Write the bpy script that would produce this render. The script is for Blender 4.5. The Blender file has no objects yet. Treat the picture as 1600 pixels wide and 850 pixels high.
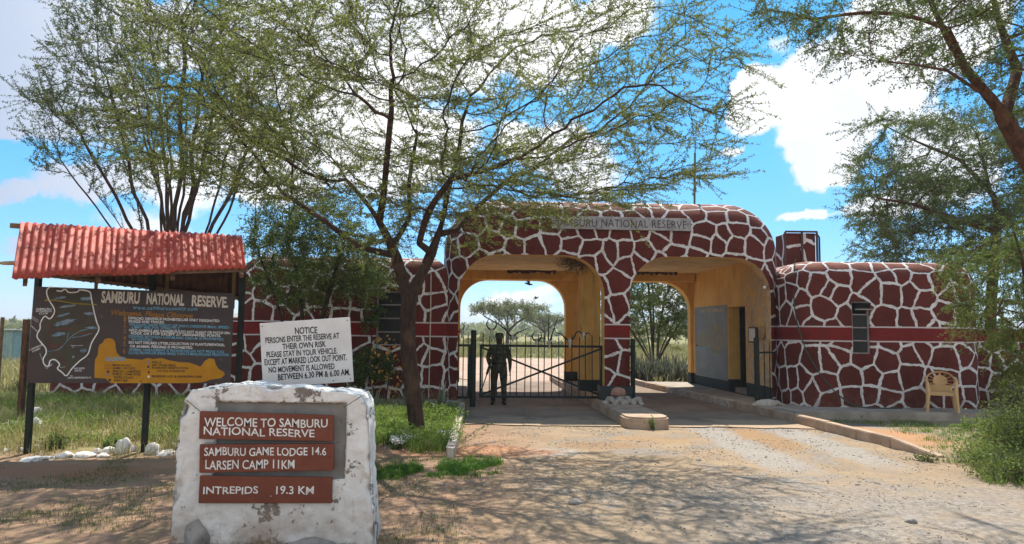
import bpy, bmesh, math, random
import numpy as np
from mathutils import Vector, Matrix, noise as mnoise
from math import radians, sin, cos, pi, atan, tan, sqrt

random.seed(7)
C = bpy.context.scene.collection
SC = bpy.context.scene

# ---------------------------------------------------------------- camera
FPX, CAM_H = 1100.0, 1.85
PITCH, ROLL = atan(90 / 1100), radians(0.6)
CAM = Vector((0, 0, CAM_H))
_f = Vector((0, cos(PITCH), sin(PITCH)))
_u0 = Vector((0, -sin(PITCH), cos(PITCH)))
_r0 = Vector((1, 0, 0))
_r = _r0 * cos(ROLL) + _u0 * sin(ROLL)
_u = _u0 * cos(ROLL) - _r0 * sin(ROLL)
cam_d = bpy.data.cameras.new('camera')
cam_d.lens = FPX / 1600 * 36
cam_d.sensor_width = 36
cam_d.clip_start = 0.05
cam_d.clip_end = 6000
cam = bpy.data.objects.new('camera', cam_d)
C.objects.link(cam)
_m = Matrix((_r, _u, -_f)).transposed().to_4x4()
_m.translation = CAM
cam.matrix_world = _m
SC.camera = cam


def ray(px, py):
    return _f * FPX + _r * (px - 800) + _u * (425 - py)


def at(px, py, Y):
    """world point seen at photo pixel (px,py) when it stands at distance Y"""
    d = ray(px, py)
    return CAM + d * (Y / d.y)


def gnd(px, py, z=0.0):
    d = ray(px, py)
    return CAM + d * ((z - CAM_H) / d.z)


# ---------------------------------------------------------------- sun, sky, exposure
SUN_EL, SUN_AZ = radians(58), radians(7)
SKY_STRENGTH = 0.105
sun_d = bpy.data.lights.new('sun', 'SUN')
sun_d.energy = 4.3
sun_d.angle = radians(0.5)
sun_d.color = (1.0, 0.93, 0.82)
sun = bpy.data.objects.new('sun', sun_d)
C.objects.link(sun)
_sd = Vector((sin(SUN_AZ) * cos(SUN_EL), cos(SUN_AZ) * cos(SUN_EL), sin(SUN_EL)))
sun.rotation_euler = _sd.to_track_quat('Z', 'Y').to_euler()
sun.location = (0, 0, 30)

SC.view_settings.view_transform = 'Standard'
SC.view_settings.look = 'None'
SC.view_settings.gamma = 1.0
SC.view_settings.exposure = 0.90
SC.view_settings.use_curve_mapping = False
SC.cycles.use_denoising = True
SC.cycles.max_bounces = 8
SC.cycles.diffuse_bounces = 4
SC.cycles.transparent_max_bounces = 8
SC.cycles.caustics_reflective = False
SC.cycles.caustics_refractive = False


# ---------------------------------------------------------------- node helpers
def nd(t, typ, ins=None, **kw):
    n = t.nodes.new(typ)
    for k, v in kw.items():
        setattr(n, k, v)
    for k, v in (ins or {}).items():
        s = n.inputs[k]
        if isinstance(v, bpy.types.NodeSocket):
            t.links.new(v, s)
        else:
            s.default_value = v
    return n


def rgba(c):
    return (c[0], c[1], c[2], 1.0) if not isinstance(c, bpy.types.NodeSocket) and len(c) == 3 else c


def mix(t, fac, a, b, blend='MIX'):
    n = nd(t, 'ShaderNodeMix', data_type='RGBA', blend_type=blend)
    for i, v in ((0, fac), (6, rgba(a)), (7, rgba(b))):
        if isinstance(v, bpy.types.NodeSocket):
            t.links.new(v, n.inputs[i])
        else:
            n.inputs[i].default_value = v
    return n.outputs[2]


def ma(t, op, a, b=0.0, c=0.0):
    n = nd(t, 'ShaderNodeMath', operation=op)
    for i, v in enumerate((a, b, c)):
        if isinstance(v, bpy.types.NodeSocket):
            t.links.new(v, n.inputs[i])
        else:
            n.inputs[i].default_value = v
    return n.outputs[0]


def vm(t, op, a, b=(0, 0, 0), out=0, scale=None):
    n = nd(t, 'ShaderNodeVectorMath', operation=op)
    for i, v in enumerate((a, b)):
        if isinstance(v, bpy.types.NodeSocket):
            t.links.new(v, n.inputs[i])
        else:
            n.inputs[i].default_value = v
    if scale is not None:
        n.inputs['Scale'].default_value = scale
    return n.outputs[out]


def mr(t, v, a, b, c=0.0, d=1.0, smooth=True):
    n = nd(t, 'ShaderNodeMapRange', interpolation_type='SMOOTHSTEP' if smooth else 'LINEAR')
    for k, x in (('Value', v), ('From Min', a), ('From Max', b), ('To Min', c), ('To Max', d)):
        if isinstance(x, bpy.types.NodeSocket):
            t.links.new(x, n.inputs[k])
        else:
            n.inputs[k].default_value = x
    return n.outputs[0]


def noi(t, vec, scale, detail=4, rough=0.55, out=0, dist=0.0):
    n = nd(t, 'ShaderNodeTexNoise', {'Vector': vec, 'Scale': scale, 'Detail': detail, 'Roughness': rough, 'Distortion': dist})
    return n.outputs[out]


def pos(t):
    return nd(t, 'ShaderNodeNewGeometry').outputs['Position']


def obc(t):
    return nd(t, 'ShaderNodeTexCoord').outputs['Object']


def sep(t, v):
    return nd(t, 'ShaderNodeSeparateXYZ', {0: v}).outputs


# ---------------------------------------------------------------- sky with clouds
world = bpy.data.worlds.new('World')
SC.world = world
world.use_nodes = True
wt = world.node_tree
wt.nodes.clear()
sky = nd(wt, 'ShaderNodeTexSky', sky_type='NISHITA', sun_disc=False)
sky.sun_elevation = SUN_EL
sky.sun_rotation = SUN_AZ
sky.altitude = 900
sky.air_density = 1.0
sky.dust_density = 0.35
sky.ozone_density = 1.6
hsv = nd(wt, 'ShaderNodeHueSaturation', {'Hue': 0.478, 'Saturation': 1.42, 'Value': 0.98, 'Color': sky.outputs[0]})
_el = nd(wt, 'ShaderNodeSeparateXYZ', {0: nd(wt, 'ShaderNodeTexCoord').outputs['Generated']}).outputs[2]
_low = nd(wt, 'ShaderNodeMapRange', {'Value': _el, 'From Min': 0.0, 'From Max': 0.42, 'To Min': 0.0, 'To Max': 1.0}, interpolation_type='SMOOTHSTEP').outputs[0]
_tint = mix(wt, _low, (0.44, 0.60, 0.86), (0.92, 1.0, 1.06))
bg_sky = nd(wt, 'ShaderNodeBackground', {'Color': mix(wt, 1.0, hsv.outputs[0], _tint, 'MULTIPLY'), 'Strength': SKY_STRENGTH})
dirv = nd(wt, 'ShaderNodeTexCoord').outputs['Generated']
wob = vm(wt, 'SUBTRACT', noi(wt, dirv, 4.0, 7, 0.62, out=1), (0.5, 0.5, 0.5))
wv = vm(wt, 'ADD', dirv, vm(wt, 'SCALE', wob, scale=0.16))


def cdir(px, py):
    d = ray(px, py)
    d.normalize()
    return d


# (photo direction, half width and half height in units of the sphere, weight)
CLOUDS = [(1235, 150, .10, .06, 1.1), (1190, 130, .06, .035, .9), (1330, 120, .13, .09, 1.1), (1300, 215, .07, .06, 1.05), (1310, 265, .05, .05, .95),
          (1420, 60, .13, .08, 1.05), (1155, 222, .035, .013, .6), (1400, 340, .12, .03, .75), (1275, 352, .07, .016, .7), (1480, 260, .1, .1, .75), (1215, 60, .05, .03, .55),
          (640, 90, .26, .14, .82), (480, 60, .2, .12, .85), (820, 60, .18, .10, .8), (600, 220, .26, .10, .75), (540, 130, .1, .07, 1.0), (720, 40, .1, .06, 1.0), (880, 250, .14, .06, .75), (420, 230, .16, .1, .85),
          (960, 30, .1, .05, .7), (60, 110, .17, .12, 1.0), (180, 30, .2, .07, .95), (20, 190, .1, .05, .9), (130, 310, .1, .05, .7), (20, 320, .07, .025, .65), (250, 300, .16, .06, .7),
          (60, 400, .09, .025, .62), (800, 470, .12, .025, .75), (860, 490, .1, .02, .6), (300, 380, .2, .05, .6), (1050, 480, .1, .05, .7)]
dens = None
for (cx, cy, sx, sz, w) in CLOUDS:
    c = cdir(cx, cy)
    off = vm(wt, 'MULTIPLY', vm(wt, 'SUBTRACT', wv, tuple(c)), (1 / sx, 1 / ((sx + sz) * .5 + .03), 1 / sz))
    ln = vm(wt, 'LENGTH', off, out=1)
    b = ma(wt, 'MULTIPLY', mr(wt, ln, 1.35, 0.2), w)
    dens = b if dens is None else ma(wt, 'MAXIMUM', dens, b)
fine = noi(wt, dirv, 9.0, 8, 0.6)
d2 = ma(wt, 'ADD', dens, ma(wt, 'MULTIPLY', ma(wt, 'SUBTRACT', fine, 0.5), 1.0))
# loose cloud all over the rest of the sky
cover = mr(wt, noi(wt, dirv, 3.2, 8, 0.6), 0.6, 0.78, 0, 0.55)
cl = ma(wt, 'MAXIMUM', mr(wt, d2, 0.45, 0.64), ma(wt, 'MULTIPLY', cover, 0.4))
# bright broken cloud added behind the visitor, unseen, as warm fill on shaded fronts
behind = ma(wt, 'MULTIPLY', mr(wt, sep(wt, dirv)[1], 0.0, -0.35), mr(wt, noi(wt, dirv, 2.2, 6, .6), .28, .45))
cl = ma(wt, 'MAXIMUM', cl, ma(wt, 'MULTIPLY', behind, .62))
shade = mr(wt, noi(wt, vm(wt, 'ADD', dirv, (3, 1, 2)), 5.0, 6, 0.55), 0.35, 0.62)
leftg = mr(wt, sep(wt, dirv)[0], -0.62, -0.36)          # the bank of cloud to the west is grey
ccol = mix(wt, ma(wt, 'MULTIPLY', leftg, ma(wt, 'ADD', ma(wt, 'MULTIPLY', shade, .4), .6)), (0.42, 0.50, 0.66), (1.0, 1.0, 1.0))
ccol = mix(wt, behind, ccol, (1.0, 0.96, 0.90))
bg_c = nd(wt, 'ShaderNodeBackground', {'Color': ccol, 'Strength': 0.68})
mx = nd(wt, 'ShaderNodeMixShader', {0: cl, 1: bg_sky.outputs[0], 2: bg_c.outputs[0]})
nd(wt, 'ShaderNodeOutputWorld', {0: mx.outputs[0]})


# ---------------------------------------------------------------- object helpers
def tag(o, label=None, cat=None, group=None, kind=None):
    if label: o['label'] = label
    if cat: o['category'] = cat
    if group: o['group'] = group
    if kind: o['kind'] = kind
    return o


def empty(name, loc, label, cat, group=None, rz=0.0):
    o = bpy.data.objects.new(name, None)
    C.objects.link(o)
    o.location = loc
    o.rotation_euler = (0, 0, rz)
    o.empty_display_size = 0.1
    return tag(o, label, cat, group)


def link(name, me, mats, parent=None, smooth=False, sharp=None):
    for m in (mats if isinstance(mats, (list, tuple)) else [mats]):
        me.materials.append(m)
    if smooth:
        me.polygons.foreach_set('use_smooth', np.ones(len(me.polygons), dtype=bool))
        if sharp: me.set_sharp_from_angle(angle=radians(sharp))
    o = bpy.data.objects.new(name, me)
    C.objects.link(o)
    if parent is not None:
        o.parent = parent           # parts are modelled in world space: keep them there
        o.matrix_parent_inverse = Matrix.LocRotScale(parent.location, parent.rotation_euler, None).inverted()
    return o


class MB:
    """collects shapes for ONE mesh"""
    def __init__(s):
        s.v, s.f, s.m = [], [], []

    def add(s, vs, fs, mi=0):
        o = len(s.v)
        s.v += [tuple(v) for v in vs]
        for f in fs:
            s.f.append([i + o for i in f]); s.m.append(mi)

    def box(s, c, d, rot=None, mi=0, taper=1.0):
        c = Vector(c); hx, hy, hz = d[0] / 2, d[1] / 2, d[2] / 2
        vs = []
        for z, k in ((-hz, 1.0), (hz, taper)):
            for x, y in ((-hx, -hy), (hx, -hy), (hx, hy), (-hx, hy)):
                p = Vector((x * k, y * k, z))
                if rot is not None: p = rot @ p
                vs.append(c + p)
        s.add(vs, [(3, 2, 1, 0), (4, 5, 6, 7), (0, 1, 5, 4), (1, 2, 6, 5), (2, 3, 7, 6), (3, 0, 4, 7)], mi)

    def beam(s, p0, p1, w, h, mi=0, up=(0, 0, 1)):
        p0, p1 = Vector(p0), Vector(p1)
        d = (p1 - p0); L = d.length; d.normalize()
        up = Vector(up)
        if abs(d.dot(up)) > .98: up = Vector((0, 1, 0))
        sx = d.cross(up).normalized(); sz = sx.cross(d)
        R = Matrix((sx, d, sz)).transposed()
        s.box((p0 + p1) / 2, (w, L, h), R, mi)

    def tube(s, pts, rad, n=8, mi=0, cap=True, squash=None):
        pts = [Vector(p) for p in pts]
        if not isinstance(rad, (list, tuple)): rad = [rad] * len(pts)
        ref = None; vs = []
        for i, p in enumerate(pts):
            a = pts[max(0, i - 1)]; b = pts[min(len(pts) - 1, i + 1)]
            d = (b - a)
            if d.length < 1e-9: d = Vector((0, 0, 1))
            d.normalize()
            if ref is None:
                ref = d.orthogonal().normalized() if squash is None else (Vector(squash) - d * d.dot(Vector(squash))).normalized()
            else:
                ref = (ref - d * ref.dot(d))
                ref = ref.normalized() if ref.length > 1e-6 else d.orthogonal().normalized()
            q = d.cross(ref)
            r = rad[i]
            rx, ry = (r, r) if not isinstance(r, (tuple, list)) else r
            for k in range(n):
                t = 2 * pi * k / n
                vs.append(p + ref * (cos(t) * rx) + q * (sin(t) * ry))
        fs = []
        for i in range(len(pts) - 1):
            for k in range(n):
                k2 = (k + 1) % n
                fs.append((i * n + k, i * n + k2, (i + 1) * n + k2, (i + 1) * n + k))
        if cap:
            fs.append(tuple(reversed(range(n)))); fs.append(tuple((len(pts) - 1) * n + k for k in range(n)))
        s.add(vs, fs, mi)

    def ball(s, c, r, seg=10, rings=7, mi=0):
        c = Vector(c); r = Vector(r) if not isinstance(r, (int, float)) else Vector((r, r, r))
        vs = [c + Vector((0, 0, r.z))]
        for i in range(1, rings):
            a = pi * i / rings
            for k in range(seg):
                b = 2 * pi * k / seg
                vs.append(c + Vector((r.x * sin(a) * cos(b), r.y * sin(a) * sin(b), r.z * cos(a))))
        vs.append(c - Vector((0, 0, r.z)))
        fs = [(0, 1 + k, 1 + (k + 1) % seg) for k in range(seg)]
        for i in range(rings - 2):
            for k in range(seg):
                a = 1 + i * seg + k; b = 1 + i * seg + (k + 1) % seg
                fs.append((a, a + seg, b + seg, b))
        l = len(vs) - 1; o = 1 + (rings - 2) * seg
        fs += [(l, o + (k + 1) % seg, o + k) for k in range(seg)]
        s.add(vs, fs, mi)

    def prism(s, poly, off, mi=0):
        """polygon (list of 3-D points) extruded by vector off"""
        n = len(poly); off = Vector(off)
        vs = [Vector(p) for p in poly] + [Vector(p) + off for p in poly]
        fs = [tuple(range(n)), tuple(reversed(range(n, 2 * n)))]
        fs += [(i, i + n, (i + 1) % n + n, (i + 1) % n) for i in range(n)]
        s.add(vs, fs, mi)

    def mesh(s, name):
        me = bpy.data.meshes.new(name)
        me.from_pydata(s.v, [], s.f)
        me.polygons.foreach_set('material_index', np.array(s.m, dtype=np.int32))
        bm = bmesh.new(); bm.from_mesh(me)
        bmesh.ops.recalc_face_normals(bm, faces=bm.faces)
        bm.to_mesh(me); bm.free()
        me.update()
        return me

    def build(s, name, mats, parent=None, smooth=False, sharp=35):
        return link(name, s.mesh(name), mats, parent, smooth, sharp)


def np_mesh(name, V, n_per, mats, parent=None):
    """V: (faces*n_per, 3) separate polygons with n_per corners each"""
    V = np.asarray(V, dtype=np.float32).reshape(-1, 3)
    nv = len(V); nf = nv // n_per
    me = bpy.data.meshes.new(name)
    me.vertices.add(nv); me.vertices.foreach_set('co', V.ravel())
    me.loops.add(nv); me.loops.foreach_set('vertex_index', np.arange(nv, dtype=np.int32))
    me.polygons.add(nf); me.polygons.foreach_set('loop_start', np.arange(0, nv, n_per, dtype=np.int32))
    me.update(calc_edges=True)
    return link(name, me, mats, parent)


def grid_mesh(name, P, mats, parent=None, smooth=True, sharp=None, closed=False):
    """P: (ny, nx, 3) array of points -> quad sheet"""
    ny, nx = P.shape[:2]
    idx = np.arange(ny * nx).reshape(ny, nx)
    a, b, c, d = idx[:-1, :-1], idx[:-1, 1:], idx[1:, 1:], idx[1:, :-1]
    F = np.stack([a, b, c, d], -1).reshape(-1, 4)
    me = bpy.data.meshes.new(name)
    me.vertices.add(ny * nx); me.vertices.foreach_set('co', P.reshape(-1).astype(np.float32))
    me.loops.add(F.size); me.loops.foreach_set('vertex_index', F.ravel().astype(np.int32))
    me.polygons.add(len(F)); me.polygons.foreach_set('loop_start', np.arange(0, F.size, 4, dtype=np.int32))
    me.update(calc_edges=True)
    return link(name, me, mats, parent, smooth, sharp)


def apply_mods(o):
    """replace the mesh by its evaluated one and drop the modifiers"""
    dg = bpy.context.evaluated_depsgraph_get()
    dg.update()
    me = bpy.data.meshes.new_from_object(o.evaluated_get(dg))
    old = o.data
    o.modifiers.clear()
    o.data = me
    bpy.data.meshes.remove(old)
    return o
# ---------------------------------------------------------------- materials
def new_mat(name):
    m = bpy.data.materials.new(name)
    m.use_nodes = True
    m.node_tree.nodes.clear()
    return m, m.node_tree


def finish(t, col, rough=0.85, bump=None, bstr=0.3, bdist=0.02, metal=0.0, spec=0.3):
    ins = {'Base Color': rgba(col), 'Roughness': rough, 'Metallic': metal, 'Specular IOR Level': spec}
    if bump is not None:
        b = nd(t, 'ShaderNodeBump', {'Height': bump, 'Strength': bstr, 'Distance': bdist})
        ins['Normal'] = b.outputs[0]
    p = nd(t, 'ShaderNodeBsdfPrincipled', ins)
    nd(t, 'ShaderNodeOutputMaterial', {0: p.outputs[0]})
    return p


def simple(name, c1, c2=None, scale=8.0, rough=0.8, bump=0.2, metal=0.0, spec=0.3, c3=None, spots=0.0, spot_scale=30):
    """painted / worn surface: two mottled tones, optional spots of a third colour"""
    m, t = new_mat(name)
    p = obc(t)
    c2 = c2 or tuple(x * 0.8 for x in c1)
    col = mix(t, mr(t, noi(t, p, scale, 6, .6), .35, .65), c1, c2)
    if c3:
        s = mr(t, noi(t, p, spot_scale, 5, .65), 1 - spots - .05, 1 - spots + .03)
        col = mix(t, s, col, c3)
    finish(t, col, rough, noi(t, p, scale * 6, 5, .6), bump, 0.01, metal, spec)
    return m


M = {}

# brown-red wall with the hand-painted reticulated coat of a giraffe, and a red stripe
def giraffe_mat():
    m, t = new_mat('reticulated_paint')
    uv = nd(t, 'ShaderNodeUVMap', uv_map='pat').outputs[0]
    w = vm(t, 'SUBTRACT', noi(t, uv, 1.7, 3, .5, out=1), (.5, .5, .5))
    w2 = vm(t, 'SUBTRACT', noi(t, uv, 9.0, 2, .5, out=1), (.5, .5, .5))
    u2 = vm(t, 'ADD', vm(t, 'ADD', uv, vm(t, 'SCALE', w, scale=.22)), vm(t, 'SCALE', w2, scale=.055))
    vo = nd(t, 'ShaderNodeTexVoronoi', {'Vector': u2, 'Scale': 1.42, 'Randomness': .82}, voronoi_dimensions='2D', feature='DISTANCE_TO_EDGE').outputs['Distance']
    cell = nd(t, 'ShaderNodeTexVoronoi', {'Vector': u2, 'Scale': 1.42, 'Randomness': .82}, voronoi_dimensions='2D', feature='F1').outputs['Color']
    half = ma(t, 'ADD', .062, ma(t, 'MULTIPLY', ma(t, 'SUBTRACT', noi(t, uv, 2.3, 3), .5), .085))
    line = mr(t, vo, ma(t, 'SUBTRACT', half, .006), ma(t, 'ADD', half, .006), 1, 0)
    P = pos(t); z = sep(t, P)[2]
    zz = ma(t, 'ADD', z, ma(t, 'MULTIPLY', ma(t, 'SUBTRACT', noi(t, P, 3.0, 2), .5), .012))
    band = ma(t, 'LESS_THAN', ma(t, 'ABSOLUTE', ma(t, 'SUBTRACT', zz, 1.83)), .155)
    edge = ma(t, 'LESS_THAN', ma(t, 'ABSOLUTE', ma(t, 'SUBTRACT', ma(t, 'ABSOLUTE', ma(t, 'SUBTRACT', zz, 1.83)), .165)), .016)
    n1 = noi(t, P, 1.3, 6, .6)
    brown = mix(t, mr(t, n1, .35, .68), (.122, .021, .014), (.085, .015, .010))
    brown = mix(t, mr(t, sep(t, cell)[0], 0, 1, 0, .6), brown, (.080, .017, .013))
    brown = mix(t, mr(t, noi(t, vm(t, 'MULTIPLY', P, (2.5, 2.5, .5)), 1.6, 6, .65), .55, .8, 0, .4), brown, (.17, .05, .035))
    # dust lying on the top, streaks
    nz = sep(t, nd(t, 'ShaderNodeNewGeometry').outputs['Normal'])[2]
    dust = ma(t, 'MULTIPLY', mr(t, nz, .25, .95), mr(t, noi(t, P, 4.0, 6, .65), .2, .6))
    brown = mix(t, ma(t, 'MULTIPLY', dust, .5), brown, (.31, .125, .08))
    white = mix(t, mr(t, noi(t, P, 6.0, 6, .65), .4, .7), (.66, .64, .63), (.47, .44, .43))
    col = mix(t, line, brown, white)
    stripe = mix(t, mr(t, noi(t, P, 2.0, 5), .3, .7), (.19, .014, .012), (.13, .013, .011))
    col = mix(t, band, col, stripe)
    col = mix(t, edge, col, (.52, .47, .47))
    # red-brown splash of mud along the foot
    foot = ma(t, 'MULTIPLY', mr(t, z, .75, .15), mr(t, noi(t, P, 5.0, 6, .7), .35, .75))
    col = mix(t, ma(t, 'MULTIPLY', foot, .55), col, (.20, .11, .07))
    h = ma(t, 'ADD', ma(t, 'MULTIPLY', noi(t, P, 14.0, 6, .65), .6), ma(t, 'MULTIPLY', line, .12))
    finish(t, col, ma(t, 'ADD', .62, ma(t, 'MULTIPLY', n1, .35)), h, .5, .035, spec=.2)
    return m


M['giraffe'] = giraffe_mat()


def yellow_mat():
    m, t = new_mat('ochre_wall_paint')
    P = pos(t); s = sep(t, P)
    n = noi(t, P, 1.4, 7, .62)
    col = mix(t, mr(t, n, .3, .7), (.80, .50, .155), (.66, .37, .095))
    # worn pinkish plaster near the street end of the office wall
    worn = ma(t, 'MULTIPLY', ma(t, 'MULTIPLY', mr(t, s[0], 5.3, 6.1), mr(t, s[1], 19.5, 18.3)), mr(t, noi(t, P, 2.2, 7, .7), .3, .55))
    col = mix(t, ma(t, 'MULTIPLY', worn, .95), col, mix(t, mr(t, noi(t, P, 7, 6, .7), .35, .65), (.60, .45, .31), (.40, .27, .17)))
    stain = ma(t, 'MULTIPLY', mr(t, noi(t, vm(t, 'MULTIPLY', P, (3, 3, .35)), 2.0, 6, .65), .52, .75), .55)
    col = mix(t, stain, col, (.24, .13, .06))
    peel = mr(t, noi(t, P, 5.5, 8, .7), .64, .68)
    col = mix(t, ma(t, 'MULTIPLY', peel, .6), col, (.55, .42, .30))
    pl = mr(t, ma(t, 'ADD', s[2], ma(t, 'MULTIPLY', noi(t, P, 3, 2), .02)), .52, .53, 1, 0)
    col = mix(t, pl, col, (.028, .034, .032))
    finish(t, col, .8, noi(t, P, 20, 6, .65), .3, .01)
    return m


M['yellow'] = yellow_mat()
M['ceiling'] = simple('ceiling_paint', (.72, .56, .33), (.58, .42, .22), 2.0, .9, c3=(.2, .13, .07), spots=.3, spot_scale=3)
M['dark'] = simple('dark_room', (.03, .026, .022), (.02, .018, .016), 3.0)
M['door_dark'] = simple('brown_door', (.05, .028, .016), (.03, .018, .012), 5.0, .5)


def ground_mat():
    m, t = new_mat('dry_earth')
    P = pos(t); x, y, z = sep(t, P)[:3]
    big = noi(t, P, .35, 6, .6); mid = noi(t, P, 1.6, 7, .62); fin = noi(t, P, 14.0, 6, .7); grit = noi(t, P, 70.0, 3, .7)
    sand = mix(t, mr(t, mid, .3, .7), (.37, .275, .18), (.265, .195, .13))
    red = mix(t, mr(t, mid, .35, .7), (.36, .225, .145), (.27, .165, .11))
    grav = mix(t, mr(t, fin, .35, .65), (.345, .312, .275), (.18, .16, .14))
    wl = mr(t, ma(t, 'ADD', x, ma(t, 'MULTIPLY', ma(t, 'SUBTRACT', big, .5), 3.0)), .9, -.9)      # red soil west of the drive
    col = mix(t, wl, sand, red)
    # gravel in patches over the forecourt
    gp = mr(t, ma(t, 'ADD', ma(t, 'MULTIPLY', mid, .75), ma(t, 'MULTIPLY', big, .45)), .58, .74)
    gp = ma(t, 'MULTIPLY', gp, mr(t, x, -.3, 1.2))
    near = ma(t, 'MULTIPLY', mr(t, y, 10.0, 7.8), mr(t, x, .6, 2.8))
    gp = ma(t, 'MAXIMUM', gp, ma(t, 'MULTIPLY', near, mr(t, mid, .25, .6, .35, .95)))
    # two bleached wheel tracks in the exit lane
    def track(x0, slope, wdt, y0, y1, k):
        cx = ma(t, 'SUBTRACT', x, ma(t, 'ADD', x0, ma(t, 'MULTIPLY', ma(t, 'SUBTRACT', 14.0, y), slope)))
        cx = ma(t, 'ABSOLUTE', ma(t, 'ADD', cx, ma(t, 'MULTIPLY', ma(t, 'SUBTRACT', mid, .5), .5)))
        a = mr(t, cx, wdt, wdt * .45)
        b = ma(t, 'MULTIPLY', mr(t, y, y0 - .5, y0 + .6), mr(t, y, y1 + .3, y1 - .3))
        return ma(t, 'MULTIPLY', ma(t, 'MULTIPLY', a, b), k)
    tr = ma(t, 'MAXIMUM', track(3.75, .02, .50, 9.6, 15.2, 1.0), track(5.2, .02, .46, 10.0, 15.2, 1.0))
    gp = ma(t, 'MAXIMUM', gp, tr)
    col = mix(t, gp, col, grav)
    col = mix(t, ma(t, 'MULTIPLY', tr, .5), col, (.385, .355, .32))
    # pot-holes with darker, damp-looking fill between the tracks
    def patch(px, py, rx, ry, c, k):
        nonlocal col
        d = vm(t, 'LENGTH', vm(t, 'MULTIPLY', vm(t, 'SUBTRACT', P, (px, py, 0)), (1 / rx, 1 / ry, 0)), out=1)
        d = ma(t, 'ADD', d, ma(t, 'MULTIPLY', ma(t, 'SUBTRACT', mid, .5), 1.2))
        d = ma(t, 'ADD', d, ma(t, 'MULTIPLY', ma(t, 'SUBTRACT', fin, .5), .5))
        col = mix(t, ma(t, 'MULTIPLY', mr(t, d, 1.1, .6), k), col, c)
    patch(4.45, 12.6, .42, 1.5, (.33, .205, .105), .85)
    patch(1.45, 11.5, .75, .45, (.30, .195, .115), .85)
    patch(2.1, 11.0, .65, .4, (.25, .225, .195), .85)
    patch(2.3, 12.2, .9, .35, (.35, .225, .12), .7)
    patch(.55, 10.9, .6, .45, (.36, .34, .31), .8)
    patch(.95, 10.1, .5, .3, (.31, .215, .14), .8)
    patch(-.3, 10.9, 1.1, .6, (.44, .21, .11), .75)
    patch(-2.6, 10.7, 1.8, .5, (.43, .20, .105), .7)
    patch(6.9, 12.9, 1.0, 1.4, (.47, .245, .12), .8)
    patch(-6.2, 9.1, 2.2, .5, (.34, .165, .09), .8)
    # meadow west and beyond the gate
    mead = ma(t, 'MULTIPLY', mr(t, x, -4.2, -6.0), mr(t, y, 9.6, 11.0))
    far = mr(t, y, 41, 49)
    gm = ma(t, 'MAXIMUM', mead, far)
    grassc = mix(t, mr(t, mid, .35, .65), (.30, .25, .12), (.15, .18, .055))
    col = mix(t, ma(t, 'MULTIPLY', gm, mr(t, mid, .2, .5, .55, .95)), col, grassc)
    # leaf litter and grey-green moss of dead grass over the shaded soil at the left
    lit = ma(t, 'MULTIPLY', wl, mr(t, noi(t, P, 3.2, 7, .72), .47, .62))
    col = mix(t, ma(t, 'MULTIPLY', lit, .55), col, (.25, .20, .10))
    # grains
    vo = nd(t, 'ShaderNodeTexVoronoi', {'Vector': P, 'Scale': 26.0}, feature='F1')
    st = ma(t, 'MULTIPLY', mr(t, vo.outputs['Distance'], .32, .22), mr(t, sep(t, vo.outputs['Color'])[0], .70, .74))
    stc = mix(t, sep(t, vo.outputs['Color'])[1], (.24, .20, .16), (.52, .47, .41))
    col = mix(t, ma(t, 'MULTIPLY', st, mr(t, gp, 0, 1, .45, 1.0)), col, stc)
    col = mix(t, mr(t, grit, .35, .7, 0, .55), col, mix(t, .5, col, (.16, .11, .07)))
    h = ma(t, 'ADD', ma(t, 'MULTIPLY', fin, .55), ma(t, 'ADD', ma(t, 'MULTIPLY', grit, .30), ma(t, 'MULTIPLY', st, .5)))
    finish(t, col, .95, h, .75, .035, spec=.15)
    return m


M['ground'] = ground_mat()


def road_mat():
    m, t = new_mat('dusty_concrete_road')
    P = pos(t); x, y, z = sep(t, P)[:3]
    mid = noi(t, P, 1.1, 7, .62)
    col = mix(t, mr(t, mid, .3, .7), (.27, .205, .155), (.195, .142, .105))
    col = mix(t, mr(t, noi(t, vm(t, 'MULTIPLY', P, (1.6, .25, 1)), 1.5, 6, .6), .5, .72, 0, .7), col, (.155, .115, .085))
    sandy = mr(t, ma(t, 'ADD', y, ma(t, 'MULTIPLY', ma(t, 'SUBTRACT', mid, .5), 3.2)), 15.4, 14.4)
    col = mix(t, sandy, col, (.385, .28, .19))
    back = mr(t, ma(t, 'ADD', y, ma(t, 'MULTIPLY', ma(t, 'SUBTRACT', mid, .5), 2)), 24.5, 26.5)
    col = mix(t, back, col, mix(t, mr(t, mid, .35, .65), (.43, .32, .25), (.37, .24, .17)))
    cr = nd(t, 'ShaderNodeTexVoronoi', {'Vector': vm(t, 'ADD', P, vm(t, 'SCALE', noi(t, P, 2, 4, out=1), scale=.6)), 'Scale': .45}, feature='DISTANCE_TO_EDGE').outputs[0]
    col = mix(t, mr(t, cr, .006, .002, 0, .6), col, (.09, .065, .05))
    finish(t, col, .9, noi(t, P, 30, 6, .7), .5, .02, spec=.2)
    return m


M['road'] = road_mat()
M['concrete'] = simple('weathered_concrete', (.40, .35, .29), (.29, .245, .20), 2.5, .9, .35, c3=(.17, .14, .11), spots=.33, spot_scale=7)
M['kerb'] = simple('kerb_stone', (.47, .345, .25), (.34, .24, .17), 3.0, .92, .4, c3=(.20, .145, .11), spots=.33, spot_scale=9)
M['kerb_white'] = simple('whitewashed_kerb', (.55, .50, .44), (.40, .33, .27), 4.0, .9, .4, c3=(.25, .19, .15), spots=.38, spot_scale=8)
M['cement'] = simple('grey_cement', (.27, .255, .235), (.20, .19, .175), 4.0, .95, .5, c3=(.12, .11, .10), spots=.30, spot_scale=11)


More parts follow.
